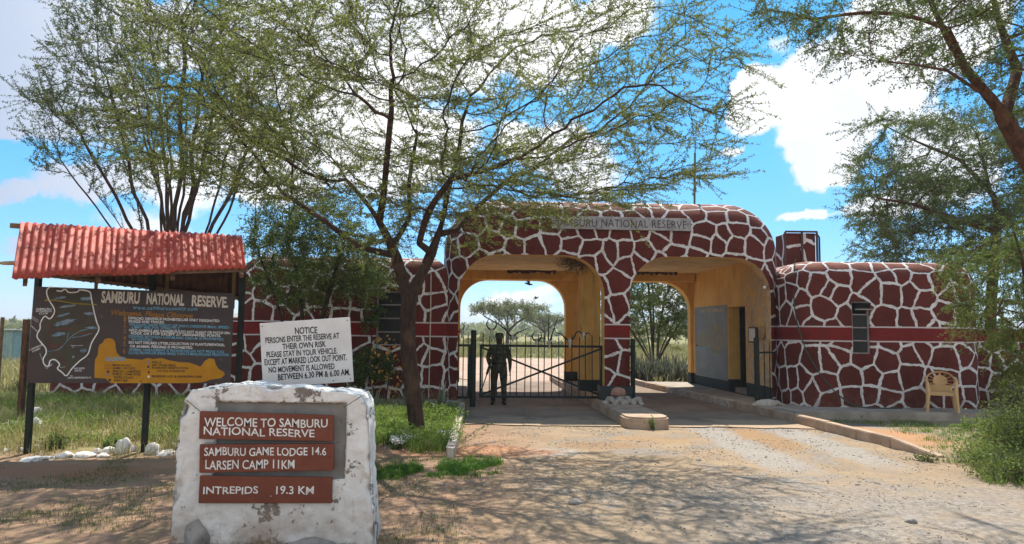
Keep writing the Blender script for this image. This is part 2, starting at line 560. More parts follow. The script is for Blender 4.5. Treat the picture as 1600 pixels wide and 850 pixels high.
def white_stone():
    m, t = new_mat('peeling_whitewash')
    p = obc(t); z = sep(t, p)[2]
    col = mix(t, mr(t, noi(t, p, 3.0, 7, .65), .35, .65), (.80, .79, .76), (.66, .645, .62))
    n = noi(t, p, 9.0, 8, .72); n2 = noi(t, p, 2.0, 5, .6)
    th = ma(t, 'SUBTRACT', .66, ma(t, 'MULTIPLY', mr(t, n2, .35, .65), .13))
    pe = mr(t, n, th, ma(t, 'ADD', th, .035))
    col = mix(t, pe, col, mix(t, noi(t, p, 22, 4), (.16, .13, .11), (.27, .23, .20)))
    spk = ma(t, 'MULTIPLY', mr(t, noi(t, p, 34, 5, .7), .60, .66), mr(t, noi(t, p, 3.4, 4, .6), .50, .62))
    col = mix(t, ma(t, 'MULTIPLY', spk, .85), col, (.07, .065, .06))
    drip = ma(t, 'MULTIPLY', mr(t, noi(t, vm(t, 'MULTIPLY', p, (9, 9, 1.4)), 2.0, 6, .65), .55, .8), .45)
    col = mix(t, drip, col, (.33, .31, .29))
    ft = ma(t, 'MULTIPLY', mr(t, z, .42, .02), mr(t, n2, .25, .65))
    col = mix(t, ma(t, 'MULTIPLY', ft, .75), col, (.30, .20, .13))
    finish(t, col, .9, ma(t, 'ADD', ma(t, 'MULTIPLY', noi(t, p, 12, 7, .65), 1.0), ma(t, 'MULTIPLY', pe, -.35)), .55, .03, spec=.2)
    return m


M['whitewash'] = white_stone()
M['white_rock'] = simple('whitewashed_rock', (.72, .70, .66), (.55, .52, .48), 6.0, .9, .5, c3=(.26, .19, .14), spots=.40, spot_scale=9)
M['rock'] = simple('grey_rock', (.33, .30, .27), (.22, .20, .18), 5.0, .95, .6, c3=(.13, .11, .10), spots=.35, spot_scale=12)
M['plank'] = simple('brown_plank_paint', (.19, .05, .024), (.145, .037, .018), 5.0, .55, .15, spec=.4, c3=(.10, .035, .02), spots=.28, spot_scale=14)
M['letter_white'] = simple('white_letter_paint', (.80, .80, .77), (.66, .65, .62), 12.0, .7, .1)
M['letter_cream'] = simple('cream_letter_paint', (.62, .55, .45), (.48, .42, .34), 14.0, .7, .1)
M['letter_blue'] = simple('blue_letter_paint', (.16, .40, .52), (.12, .32, .43), 10.0, .7, .1)
M['letter_ochre'] = simple('ochre_letter_paint', (.34, .155, .02), (.26, .115, .016), 10.0, .7, .1)
M['letter_black'] = simple('black_letter_paint', (.018, .017, .017), (.03, .028, .027), 10.0, .7, .1)
M['letter_grey'] = simple('grey_letter_paint', (.03, .026, .028), (.05, .044, .046), 10.0, .8, .1)
M['amber'] = simple('amber_paint', (.50, .235, .012), (.42, .185, .010), 4.0, .7, .1)
M['map_blue'] = simple('hill_blue_paint', (.20, .30, .37), (.10, .15, .19), 9.0, .7, .1)
M['map_red'] = simple('road_red_paint', (.22, .03, .022), (.15, .03, .02), 9.0, .7, .1)
M['map_green'] = simple('olive_map_paint', (.068, .062, .038), (.06, .045, .036), 6.0, .7, .1)
M['map_yellow'] = simple('boundary_yellow_paint', (.30, .22, .02), (.24, .18, .02), 9.0, .7, .1)
M['board'] = simple('brown_board_paint', (.062, .044, .040), (.048, .035, .033), 2.2, .6, .12, spec=.35, c3=(.09, .066, .058), spots=.33, spot_scale=6)
M['notice'] = simple('white_board_paint', (.70, .68, .66), (.60, .575, .55), 2.5, .6, .12, c3=(.42, .37, .32), spots=.27, spot_scale=7)
M['sign_grey'] = simple('weathered_grey_board', (.40, .385, .40), (.28, .265, .275), 5.0, .85, .4, c3=(.17, .15, .15), spots=.36, spot_scale=8)
M['iron'] = simple('dark_green_iron', (.010, .016, .012), (.017, .022, .016), 10.0, .6, .2, spec=.25, c3=(.06, .03, .02), spots=.3, spot_scale=16)
M['wood'] = simple('old_timber', (.20, .125, .07), (.13, .08, .045), 7.0, .9, .5)
M['pale_wood'] = simple('pale_timber', (.42, .29, .15), (.32, .21, .11), 7.0, .85, .4)
M['rust'] = simple('rusty_sheet', (.10, .05, .04), (.06, .03, .026), 5.0, .8, .3)
M['bone'] = simple('bleached_bone', (.42, .37, .31), (.30, .25, .20), 14.0, .85, .3, c3=(.14, .10, .08), spots=.36, spot_scale=20)
M['horn'] = simple('dark_horn', (.014, .011, .009), (.03, .024, .018), 14.0, .7, .3, spec=.2)
M['pink_stone'] = simple('pinkish_stone', (.40, .22, .17), (.30, .16, .125), 9.0, .9, .4)
M['plinth'] = simple('black_plinth_paint', (.03, .034, .034), (.045, .048, .046), 6.0, .6, .2)
M['beige'] = simple('beige_plastic', (.64, .40, .18), (.57, .35, .155), 6.0, .45, .05, spec=.5)
M['hose'] = simple('green_hose', (.02, .06, .045), (.03, .075, .05), 10, .5)
M['wire'] = simple('thin_metal', (.10, .11, .11), (.07, .07, .07), 10, .5)
M['glass'] = simple('dusty_dark_glass', (.008, .009, .010), (.018, .02, .021), 4.0, .3, .03, spec=.25)
M['frame'] = simple('grey_window_frame', (.34, .30, .29), (.24, .21, .20), 8.0, .7)
M['teal'] = simple('pale_teal_sheet', (.30, .42, .40), (.22, .33, .33), 3.0, .7)
M['flower_orange'] = simple('orange_petals', (.75, .30, .05), (.70, .42, .12), 30, .7)
M['flower_white'] = simple('white_petals', (.75, .75, .72), (.60, .60, .56), 30, .7)
M['bird'] = simple('dark_feathers', (.012, .012, .014), (.03, .025, .022), 20, .7)
M['skin'] = simple('dark_skin', (.10, .052, .032), (.075, .038, .024), 20, .5)
M['boot'] = simple('black_leather', (.012, .011, .010), (.02, .018, .016), 20, .4)
M['pebble'] = simple('pebbles', (.46, .39, .31), (.30, .25, .20), 3.0, .95, .3)


def camo():
    m, t = new_mat('camouflage_cloth')
    p = obc(t)
    c = mix(t, mr(t, noi(t, p, 8, 3), .47, .5), (.060, .066, .034), (.032, .036, .020))
    c = mix(t, mr(t, noi(t, vm(t, 'ADD', p, (5, 2, 1)), 10, 3), .56, .58), c, (.11, .09, .055))
    finish(t, c, .9, noi(t, p, 60, 3), .2, .01)
    return m


M['camo'] = camo()


def roof_mat():
    m, t = new_mat('red_corrugated_sheet')
    p = obc(t)
    n = noi(t, p, 2.2, 7, .65)
    c = mix(t, mr(t, n, .3, .7), (.46, .058, .028), (.32, .042, .023))
    c = mix(t, mr(t, noi(t, p, 14, 7, .72), .60, .70, 0, .7), c, (.60, .20, .14))
    c = mix(t, mr(t, noi(t, vm(t, 'ADD', p, (7, 3, 1)), 18, 6, .7), .66, .70, 0, .85), c, (.14, .04, .03))
    finish(t, c, .62, noi(t, p, 30, 5), .15, .005, spec=.35)
    return m


M['roof'] = roof_mat()


def wall_map_mat():
    m, t = new_mat('faded_wall_painting')
    p = pos(t)
    c = mix(t, mr(t, noi(t, p, 1.6, 7, .65), .3, .7), (.125, .150, .152), (.19, .21, .20))
    c = mix(t, mr(t, noi(t, p, 9, 8, .72), .6, .68, 0, .5), c, (.36, .34, .30))
    finish(t, c, .55, noi(t, p, 20, 5), .2, .01)
    return m


M['wall_map'] = wall_map_mat()
M['wall_map_land'] = simple('faded_ochre_land', (.24, .215, .125), (.19, .18, .11), 3.0, .6, .1, c3=(.15, .155, .13), spots=.42, spot_scale=6)


def bark(name, c1, c2, scale=14):
    m, t = new_mat(name)
    p = obc(t)
    v = vm(t, 'MULTIPLY', p, (1, 1, .3))
    n = noi(t, v, scale, 8, .7)
    c = mix(t, mr(t, n, .35, .65), c1, c2)
    c = mix(t, mr(t, noi(t, p, 3.0, 5), .5, .75, 0, .6), c, tuple(min(1, x * 1.7) for x in c1))
    finish(t, c, .95, n, .9, .03, spec=.15)
    return m


M['bark'] = bark('dark_bark', (.085, .052, .036), (.035, .022, .017))
M['bark_red'] = bark('reddish_bark', (.15, .072, .042), (.06, .03, .02))
M['bark_far'] = bark('grey_bark', (.12, .085, .06), (.06, .042, .032))


def leaf(name, c1, c2, c3=None, p3=0.0, trans=0.35, rough=.6):
    m, t = new_mat(name)
    g = nd(t, 'ShaderNodeNewGeometry')
    r = g.outputs['Random Per Island']
    c = mix(t, r, c1, c2)
    # whole branches differ a little from their neighbours
    c = mix(t, mr(t, noi(t, g.outputs['Position'], .9, 3), .35, .65, 0, .6), c, tuple(x * .68 for x in c1))
    if c3:
        r2 = nd(t, 'ShaderNodeTexWhiteNoise', {'W': ma(t, 'MULTIPLY', r, 917.0)}, noise_dimensions='1D').outputs[0]
        c = mix(t, ma(t, 'LESS_THAN', r2, p3), c, c3)
    pr = nd(t, 'ShaderNodeBsdfPrincipled', {'Base Color': c, 'Roughness': rough, 'Specular IOR Level': .25})
    tl = nd(t, 'ShaderNodeBsdfTranslucent', {'Color': mix(t, .5, c, tuple(min(1, x * 1.5) for x in c2))})
    mxs = nd(t, 'ShaderNodeMixShader', {0: trans, 1: pr.outputs[0], 2: tl.outputs[0]})
    nd(t, 'ShaderNodeOutputMaterial', {0: mxs.outputs[0]})
    return m


M['leaf_main'] = leaf('olive_acacia_leaf', (.112, .150, .032), (.190, .215, .052), (.23, .18, .055), .10, .5)
M['leaf_left'] = leaf('deep_acacia_leaf', (.055, .088, .020), (.105, .14, .030), (.16, .12, .05), .08, .38)
M['leaf_right'] = leaf('cool_acacia_leaf', (.07, .115, .030), (.12, .165, .042), (.16, .11, .05), .06, .4)
M['leaf_bright'] = leaf('fresh_acacia_leaf', (.085, .135, .028), (.145, .195, .04), (.20, .18, .05), .08, .42)
M['leaf_bush'] = leaf('dark_bush_leaf', (.075, .118, .026), (.13, .175, .038), (.15, .14, .04), .08, .35)
M['leaf_far'] = leaf('far_acacia_leaf', (.13, .155, .06), (.19, .205, .08), None, 0, .4)
M['leaf_agave'] = leaf('agave_leaf', (.17, .20, .13), (.25, .27, .18), (.30, .26, .13), .1, .15, .5)
M['leaf_snake'] = leaf('sword_leaf', (.09, .11, .075), (.16, .18, .125), (.28, .26, .18), .12, .15, .5)
M['pod'] = leaf('seed_pods', (.06, .085, .025), (.12, .13, .04), (.14, .08, .03), .3, .2)
M['grass_green'] = leaf('green_grass', (.115, .195, .028), (.19, .27, .05), (.30, .27, .10), .10, .35)
M['grass_dry'] = leaf('dry_grass', (.36, .30, .13), (.25, .25, .085), (.45, .39, .22), .25, .3)
M['grass_plain'] = leaf('olive_plain_grass', (.19, .20, .065), (.27, .25, .10), (.36, .31, .16), .25, .3)
M['grass_lush'] = leaf('lush_grass', (.07, .17, .018), (.13, .25, .03), None, 0, .35)
M['herb'] = leaf('herb_leaf', (.125, .21, .03), (.21, .30, .055), (.30, .30, .10), .08, .38)
M['herb_dull'] = leaf('dull_herb_leaf', (.085, .125, .030), (.15, .18, .055), (.27, .24, .10), .15, .3)  # duller, less green tone than the plain herb leaf
M['yellow_flower_bush'] = leaf('yellow_green_leaf', (.13, .15, .035), (.20, .21, .05), (.55, .42, .03), .15, .3)
M['litter'] = leaf('fallen_leaf', (.24, .17, .09), (.36, .28, .16), (.15, .10, .06), .3, .1)
M['twig'] = simple('dead_twigs', (.16, .12, .085), (.10, .075, .055), 20, .9)
# ---------------------------------------------------------------- ground sheet to the horizon
def axis(near0, near1, step, far0, far1, grow=1.22):
    a = list(np.arange(near0, near1 + 1e-6, step))
    s = step
    while a[-1] < far1:
        s *= grow; a.append(a[-1] + s)
    s = step
    while a[0] > far0:
        s *= grow; a.insert(0, a[0] - s)
    return np.array(a)


def fbm(x, y, s, seed=0.0):
    return mnoise.fractal(Vector((x * s + seed, y * s - seed, seed)), 1.0, 2.0, 4)


gx = axis(-9, 9, .11, -2600, 2600)
gy = axis(3.5, 14, .11, -40, 2600)
GP = np.zeros((len(gy), len(gx), 3))


def ground_z(x, y):
    if -11 < x < 12 and 2 < y < 15:
        k = min(1, max(0, (14.2 - y) / 1.5)) if x > -1.2 else 1.0
        h = .022 * fbm(x, y, 1.3, 4) * k + .008 * fbm(x, y, 5, 9) * k
        if x < -4.0 and y > 9.5:
            h += .05 * max(0, fbm(x, y, .6, 2))
        return h - (.012 if (x > -1.2 and y > 13.5) else 0)
    if y > 60:                               # the plain lifts a little to bush country and low ridges
        d = y - 60
        h = d * .0016 + max(0, fbm(x, y, .004, 3)) * min(1, d / 500) * 10
        if y > 900: h += min(1, (y - 900) / 500) * (6 + 26 * max(0, fbm(x, y, .0016, 7) + .12))
        return h
    return -.012


for j, y in enumerate(gy):
    for i, x in enumerate(gx):
        GP[j, i] = (x, y, ground_z(x, y))
tag(grid_mesh('ground', GP, M['ground']), kind='structure')

# ---------------------------------------------------------------- road through the gate
KERB_R = [(4.05, 27.5), (4.33, 23.8), (4.97, 20.0), (5.58, 16.25), (5.90, 14.1), (6.15, 11.6), (6.42, 10.75)]
KERB_L = [(-.80, 10.35), (-.86, 12.0), (-.95, 14.0), (-1.03, 15.7), (-1.08, 16.6)]


def along(poly, y):
    p = sorted(poly, key=lambda q: q[1])
    if y <= p[0][1]: return p[0][0]
    for a, b in zip(p, p[1:]):
        if y <= b[1]:
            t = (y - a[1]) / (b[1] - a[1]); return a[0] + (b[0] - a[0]) * t
    return p[-1][0]


rows = []
for y in np.concatenate([np.arange(13.6, 30, .25), np.arange(30, 47, 1.0)]):
    xl = -1.06 - (y - 16.6) * .05 if y > 16.6 else along(KERB_L, y) + .05
    xr = along(KERB_R, y) - .03
    if y > 26: xr += (y - 26) * .25; xl -= (y - 26) * .45
    row = []
    for k in range(41):
        x = xl + (xr - xl) * k / 40
        yy = y
        if y < 14.0: yy = 13.95 + .22 * fbm(x, 0, 1.1, 5) + .06 * fbm(x, 3, 6, 5) + (y - 13.9) * .3
        row.append((x, yy, .006))
    rows.append(row)
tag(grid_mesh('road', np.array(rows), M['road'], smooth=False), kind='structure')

# ---------------------------------------------------------------- raised walks, kerbs, island
def kerb_line(poly, h, w, mats, label, group, side, seg=1.0, white=lambda y: False, taper_end=False):
    """a row of kerb stones, each stone a thing of its own"""
    pts = [Vector((x, y, 0)) for x, y in poly]
    dense = []
    for a, b in zip(pts, pts[1:]):
        n = max(1, int((b - a).length / .05))
        dense += [a.lerp(b, k / n) for k in range(n)]
    dense.append(pts[-1])
    L = [0]
    for a, b in zip(dense, dense[1:]): L.append(L[-1] + (b - a).length)
    s = 0; n = 0
    out = []
    while s < L[-1] - .15:
        e = min(L[-1], s + seg * random.uniform(.92, 1.08))
        def P(q):
            for i in range(len(L) - 1):
                if L[i + 1] >= q: return dense[i].lerp(dense[i + 1], (q - L[i]) / max(1e-9, L[i + 1] - L[i]))
            return dense[-1]
        a, b = P(s + .008), P(e - .008)
        d = (b - a); d.z = 0; ln = d.length; d.normalize()
        nrm = Vector((-d.y, d.x, 0)) * side
        bm = bmesh.new()
        bmesh.ops.create_cube(bm, size=1)
        last = taper_end and e >= L[-1] - .2
        for v in bm.verts:
            u = v.co.x + .5; q = v.co.y + .5; z = v.co.z + .5
            hh = h * (1 - (.86 * u if last else 0))
            j = Vector((random.uniform(-.008, .008), random.uniform(-.008, .008), random.uniform(-.008, .008)))
            v.co = a + d * (u * ln) + nrm * (q * w) + Vector((0, 0, -.08 + z * (hh + .08))) + j
        bmesh.ops.bevel(bm, geom=list(bm.edges), offset=.014, segments=2, affect='EDGES')
        bmesh.ops.recalc_face_normals(bm, faces=bm.faces)
        me = bpy.data.meshes.new('kerb_stone'); bm.to_mesh(me); bm.free()
        mt = mats[1] if white((a.y + b.y) / 2) else mats[0]
        out.append((link('kerb_stone', me, mt, smooth=True, sharp=30), (a + b) / 2, mt is mats[1], last))
        s = e; n += 1
    return out


ks = kerb_line(KERB_R, .17, .17, (M['kerb'], M['kerb_white']), None, None, 1, 1.02, lambda y: 17.4 < y < 21.5, True)
for o, c, wh, last in ks:
    if last: tag(o, 'last kerb stone of the exit lane, sloping down into the dirt', 'kerb stone', 'kerb stones beside the exit lane')
    elif wh: tag(o, 'whitewashed kerb stone edging the office walk inside the gateway', 'kerb stone', 'kerb stones beside the exit lane')
    elif c.y > 17: tag(o, 'pale brown kerb stone behind the gateway below the sword plants', 'kerb stone', 'kerb stones beside the exit lane')
    else: tag(o, 'bare brown kerb stone along the exit lane before the right block', 'kerb stone', 'kerb stones beside the exit lane')
ks = kerb_line(KERB_L, .13, .12, (M['kerb_white'], M['kerb']), None, None, 1, .95)
for o, c, wh, last in ks:
    tag(o, 'pale kerb stone between the weedy plant bed and the entry lane', 'kerb stone', 'kerb stones beside the plant bed')


def slab(name, poly, h, mat, bev=.02):
    mb = MB(); mb.prism([(x, y, -.1) for x, y in poly], (0, 0, h + .1))
    me = mb.mesh(name)
    bm = bmesh.new(); bm.from_mesh(me)
    ed = [e for e in bm.edges if all(v.co.z > h - .01 for v in e.verts)]
    bmesh.ops.bevel(bm, geom=ed, offset=bev, segments=2, affect='EDGES')
    bm.to_mesh(me); bm.free()
    return tag(link(name, me, mat, smooth=True, sharp=30), kind='structure')


# office walk: from the kerb back to the office wall, and the apron in front of the right block
walk = [(x + .175, y) for x, y in KERB_R[1:5]]
slab('pavement', [walk[0], (5.9, 23.8), (6.4, 17.6), (11.4, 15.85), (11.35, 15.35), (6.1, 15.25), walk[2], walk[1]], .165, M['concrete'])
slab('pavement', [(-6.5, 16.55), (-1.25, 15.75), (-1.20, 16.6), (-1.35, 23.5), (-2.2, 23.5), (-2.2, 17.5), (-6.5, 17.5)], .16, M['concrete'])
# island between the two lanes, blunt round nose towards the visitor
isl = []
for k in range(13):
    a = pi + pi * k / 12
    isl.append((2.62 + .44 * cos(a), 13.86 + .36 * abs(sin(a)) ** .8 * -1))
slope = -.065
isl += [(3.06 + slope * 2.9 - .08, 16.8), (3.02 + slope * 12 - .25, 26), (2.18 + slope * 11.8, 26)]
slab('island', isl, .215, M['kerb'], .035)


# ---------------------------------------------------------------- rounded blocks with the giraffe coat
def rounded_block(x0, x1, y0, y1, z1, z0=-.1, side_r=0.0, side_top_r=0.0, top_r=.4, square_end=False):
    bm = bmesh.new()
    bmesh.ops.create_cube(bm, size=1)
    for v in bm.verts:
        v.co = Vector((x0 if v.co.x < 0 else x1, y0 if v.co.y < 0 else y1, z0 if v.co.z < 0 else z1))
    if side_r:
        ed = [e for e in bm.edges if abs(e.verts[0].co.z - e.verts[1].co.z) > .5 and not (square_end and e.verts[0].co.x > x1 - .01)]
        bmesh.ops.bevel(bm, geom=ed, offset=side_r, segments=8, affect='EDGES', profile=.5)
    if side_top_r:
        ed = [e for e in bm.edges if abs(e.verts[0].co.y - e.verts[1].co.y) > .5 and min(v.co.z for v in e.verts) > z1 - .01]
        bmesh.ops.bevel(bm, geom=ed, offset=side_top_r, segments=12, affect='EDGES', profile=.5)
    if top_r:
        if side_top_r:
            ed = [e for e in bm.edges if len({round(v.co.y, 4) for v in e.verts}) == 1 and not all(v.co.z < z0 + .01 for v in e.verts)
                  and (abs(e.verts[0].co.y - y0) < 1e-3 or abs(e.verts[0].co.y - y1) < 1e-3)]
        else:
            ed = [e for e in bm.edges if all(v.co.z > z1 - .01 for v in e.verts)]
        bmesh.ops.bevel(bm, geom=ed, offset=top_r, segments=7, affect='EDGES', profile=.5)
    bmesh.ops.recalc_face_normals(bm, faces=bm.faces)
    me = bpy.data.meshes.new('wall'); bm.to_mesh(me); bm.free()
    return me


def cut(target, mb):
    o = bpy.data.objects.new('cutter', mb.mesh('cutter'))
    C.objects.link(o)
    md = target.modifiers.new('b', 'BOOLEAN'); md.operation = 'DIFFERENCE'; md.object = o; md.solver = 'EXACT'
    apply_mods(target)
    me = o.data
    bpy.data.objects.remove(o); bpy.data.meshes.remove(me)


def arch_poly(x0, x1, top, r, y, z0=-.4, n=10):
    p = [(x0, y, z0), (x1, y, z0)]
    for k in range(n + 1):
        a = pi / 2 * k / n
        p.append((x1 - r + r * cos(a), y, top - r + r * sin(a)))
    for k in range(n + 1):
        a = pi / 2 + pi / 2 * k / n
        p.append((x0 + r + r * cos(a), y, top - r + r * sin(a)))
    return p


def smooth01(a, b, x):
    t = min(1, max(0, (x - a) / (b - a))); return t * t * (3 - 2 * t)


def coat_uv(me, x0, x1, y0, z1, off=(0, 0), rs=.6, rt=.5, k=1.0):
    """flat pattern coordinates that run over the rounded edges without a jump"""
    uv = me.uv_layers.new(name='pat')
    co = np.zeros(len(me.vertices) * 3); me.vertices.foreach_get('co', co); co = co.reshape(-1, 3)
    U = np.zeros((len(co), 2))
    for i, (x, y, z) in enumerate(co):
        b = smooth01(z1 - rt, z1, z)
        ar = smooth01(x1 - rs, x1, x); al = smooth01(x0 + rs, x0, x)
        d = y - y0
        U[i] = (x + off[0] + d * (ar - al) * (1 - b * .5), z + off[1] + d * b)
    li = np.zeros(len(me.loops), dtype=np.int32); me.loops.foreach_get('vertex_index', li)
    uv.data.foreach_set('uv', (U[li] * k).ravel())


# --- gatehouse: local frame x along the front, y into the depth
GO = Vector((2.53, 16.9, 0)); GROT = radians(2.0); GSH = tan(radians(2.0))


def gw(x, y, z):
    """gatehouse local -> world"""
    x2 = x - GSH * y
    return Vector((GO.x + x2 * cos(GROT) - y * sin(GROT), GO.y + x2 * sin(GROT) + y * cos(GROT), z))


def to_world(me):
    for v in me.vertices: v.co = gw(*v.co)
    me.update()


GH_X0, GH_X1, GH_Z = -4.18, 4.18, 5.08
gate_house = empty('gatehouse', gw(0, 3, 0), 'brown gatehouse with giraffe pattern, two arched lanes and rounded roof', 'gatehouse')
me = rounded_block(GH_X0, GH_X1, 0, 6.5, GH_Z, side_top_r=1.3, top_r=.8)
gwall = bpy.data.objects.new('wall', me); C.objects.link(gwall)
c_ = MB(); c_.box((0, 3.25, 1.66), (7.72, 5.7, 4.16)); cut(gwall, c_)              # the void, ceiling at 3.74
for x0, x1 in ((-3.80, -.305), (.305, 3.79)):
    c_ = MB(); c_.prism(arch_poly(x0, x1, 3.65, .95, -.5), (0, 1.2, 0)); cut(gwall, c_)
    c_ = MB(); c_.prism(arch_poly(x0 + .03, x1 - .03, 3.46, .9, 5.8), (0, 1.4, 0)); cut(gwall, c_)
DOOR_Y = (1.85, 3.05)
c_ = MB(); c_.box((4.1, sum(DOOR_Y) / 2, .9), (1.2, DOOR_Y[1] - DOOR_Y[0], 3.3)); cut(gwall, c_)
me = gwall.data
coat_uv(me, GH_X0, GH_X1, 0, GH_Z, rs=.3, rt=.8, k=1.53)
mi = np.zeros(len(me.polygons), dtype=np.int32)
for p in me.polygons:
    c = p.center; n = p.normal
    outer = c.y < .02 or c.y > 6.48 or c.z > 3.8 or ((c.x < -3.87 or c.x > 3.87) and abs(n.z) < .9 and not (DOOR_Y[0] - .01 < c.y < DOOR_Y[1] + .01 and abs(n.y) > .9))
    if (c.y < .81 and n.y < -.05) or (c.y > 5.6 and n.y > .05): outer = True
    if c.y < .02 and abs(n.y) > .5: outer = True
    if not outer:
        mi[p.index] = 2 if (n.z < -.9 and c.z > 3.7) else 1
me.polygons.foreach_set('material_index', mi)
to_world(me)
for m_ in (M['giraffe'], M['yellow'], M['ceiling']): me.materials.append(m_)
me.polygons.foreach_set('use_smooth', np.ones(len(me.polygons), dtype=bool)); me.set_sharp_from_angle(angle=radians(32))
gwall.parent = gate_house; gwall.matrix_parent_inverse = Matrix.LocRotScale(gate_house.location, gate_house.rotation_euler, None).inverted()
# plinth and column on the island
mb = MB()
R2 = Matrix.Rotation(GROT, 3, 'Z')
mb.box(gw(-.04, -.06, .375), (.72, .10, .33), R2)
mb.box(gw(-.38, .15, .375), (.06, .5, .33), R2); mb.box(gw(.33, .15, .375), (.06, .5, .33), R2)
mb.build('plinth', M['plinth'], gate_house)
mb = MB(); mb.box(gw(-.20, 2.65, 1.98), (.55, .55, 3.52), R2)
mb.build('inner_column', M['yellow'], gate_house)
# downstand beam across the bays, rough underside
mb = MB(); mb.box(gw(-1.9, 5.95, 3.60), (3.85, .32, .28), R2); mb.box(gw(1.9, 5.95, 3.60), (3.85, .32, .28), R2)
mb.build('ceiling_beam', M['yellow'], gate_house)
# office door set back in its opening
dr = MB(); dr.box(gw(4.9, 2.30, 1.22), (.05, .74, 2.1), R2)
door = dr.build('door', M['door_dark'], gate_house)
dp = MB(); dp.box(gw(4.865, 2.30, 1.62), (.03, .46, .8), R2); dp.build('door_panel', M['dark'], door)
dh = MB(); dh.box(gw(4.86, 2.62, 1.15), (.05, .03, .12), R2); dh.build('handle', M['wire'], door)
mb = MB(); mb.box(gw(4.35, 2.45, .23), (.7, 1.18, .14), R2); mb.build('door_step', M['concrete'], gate_house)

# name board on the front
def on_front(px, py, lift):
    """point on the gatehouse front seen at a photo pixel"""
    d = ray(px, py); o = gw(0, -lift, 0); n = Vector((sin(GROT), -cos(GROT), 0))
    return CAM + d * ((o - CAM).dot(n) / d.dot(n))


def inv_lin(q, x, y):
    """photo-plane pixel -> (u,v) inside the quad q = TL, TR, BR, BL"""
    u = v = .5
    TL, TR, BR, BL = q
    for _ in range(12):
        fx = TL[0] * (1 - u) * (1 - v) + TR[0] * u * (1 - v) + BR[0] * u * v + BL[0] * (1 - u) * v - x
        fy = TL[1] * (1 - u) * (1 - v) + TR[1] * u * (1 - v) + BR[1] * u * v + BL[1] * (1 - u) * v - y
        a = (TR[0] - TL[0]) * (1 - v) + (BR[0] - BL[0]) * v; b = (BL[0] - TL[0]) * (1 - u) + (BR[0] - TR[0]) * u
        c = (TR[1] - TL[1]) * (1 - v) + (BR[1] - BL[1]) * v; d = (BL[1] - TL[1]) * (1 - u) + (BR[1] - TR[1]) * u
        det = a * d - b * c
        u -= (fx * d - fy * b) / det; v -= (fy * a - fx * c) / det
    return u, v


class Panel:
    """a flat board given by four corners; marks are set out in the board's own u,v"""
    def __init__(s, TL, TR, BR, BL, thick, name, mat, parent, lab=None):
        s.P = [Vector(p) for p in (TL, TR, BR, BL)]
        s.n = ((s.P[1] - s.P[0]).cross(s.P[3] - s.P[0])).normalized()
        if s.n.y > 0: s.n = -s.n
        mb = MB(); mb.prism(s.P, -s.n * thick)
        me = mb.mesh(name)
        bm = bmesh.new(); bm.from_mesh(me)
        bmesh.ops.bevel(bm, geom=list(bm.edges), offset=min(.004, thick * .3), segments=1, affect='EDGES')
        bm.to_mesh(me); bm.free()
        s.o = link(name, me, mat, parent)

    def at(s, u, v, lift=.003):
        TL, TR, BR, BL = s.P
        return (TL * (1 - u) + TR * u) * (1 - v) + (BL * (1 - u) + BR * u) * v + s.n * lift


_txt_cache = {}


def text_mesh(body, bold=0.0, shear=0.0, spacing=1.0):
    key = (body, bold, shear, spacing)
    if key in _txt_cache: return _txt_cache[key]
    cu = bpy.data.curves.new('t', 'FONT')
    cu.body = body; cu.size = 1; cu.offset = bold; cu.shear = shear; cu.resolution_u = 3; cu.space_character = spacing
    o = bpy.data.objects.new('t', cu); C.objects.link(o)
    dg = bpy.context.evaluated_depsgraph_get(); dg.update()
    me = bpy.data.meshes.new_from_object(o.evaluated_get(dg))
    V = [tuple(v.co) for v in me.vertices]; Fc = [tuple(p.vertices) for p in me.polygons]
    bpy.data.objects.remove(o); bpy.data.curves.remove(cu); bpy.data.meshes.remove(me)
    xs = [v[0] for v in V]
    _txt_cache[key] = (V, Fc, min(xs), max(xs))
    return _txt_cache[key]


CAPH = .69        # height of a capital of the built-in face at size 1


def put_text(mb, panel, body, u0, v0, u1, v1, cap, mi=0, bold=0.0, shear=0.0, lift=.003, wob=0.0, spacing=1.0):
    """one line of lettering: baseline from (u0,v0) to (u1,v1), capitals 'cap' tall in v"""
    V, Fc, a, b = text_mesh(body, bold, shear, spacing)
    rng = random.Random(body)
    ph = rng.uniform(0, 6)
    vs = []
    for x, y, z in V:
        t = (x - a) / (b - a)
        w = wob * cap * (sin(t * 17 + ph) * .6 + sin(t * 41 + ph * 2) * .4)
        vs.append(panel.at(u0 + (u1 - u0) * t, v0 + (v1 - v0) * t - (y / CAPH) * cap + w, lift))
    mb.add(vs, Fc, mi)


def ribbon(mb, panel, uvs, w, mi=0, lift=.003, aspect=1.0):
    """painted line of width w (in v) through the given u,v points"""
    L, R_ = [], []
    for i, (u, v) in enumerate(uvs):
        a = uvs[max(0, i - 1)]; b = uvs[min(len(uvs) - 1, i + 1)]
        dx, dy = (b[0] - a[0]) * aspect, b[1] - a[1]
        l = sqrt(dx * dx + dy * dy) or 1
        nx, ny = -dy / l, dx / l
        L.append(panel.at(u + nx * w / 2 / aspect, v + ny * w / 2, lift)); R_.append(panel.at(u - nx * w / 2 / aspect, v - ny * w / 2, lift))
    n = len(uvs)
    mb.add(L + R_, [(i, i + 1, n + i + 1, n + i) for i in range(n - 1)], mi)


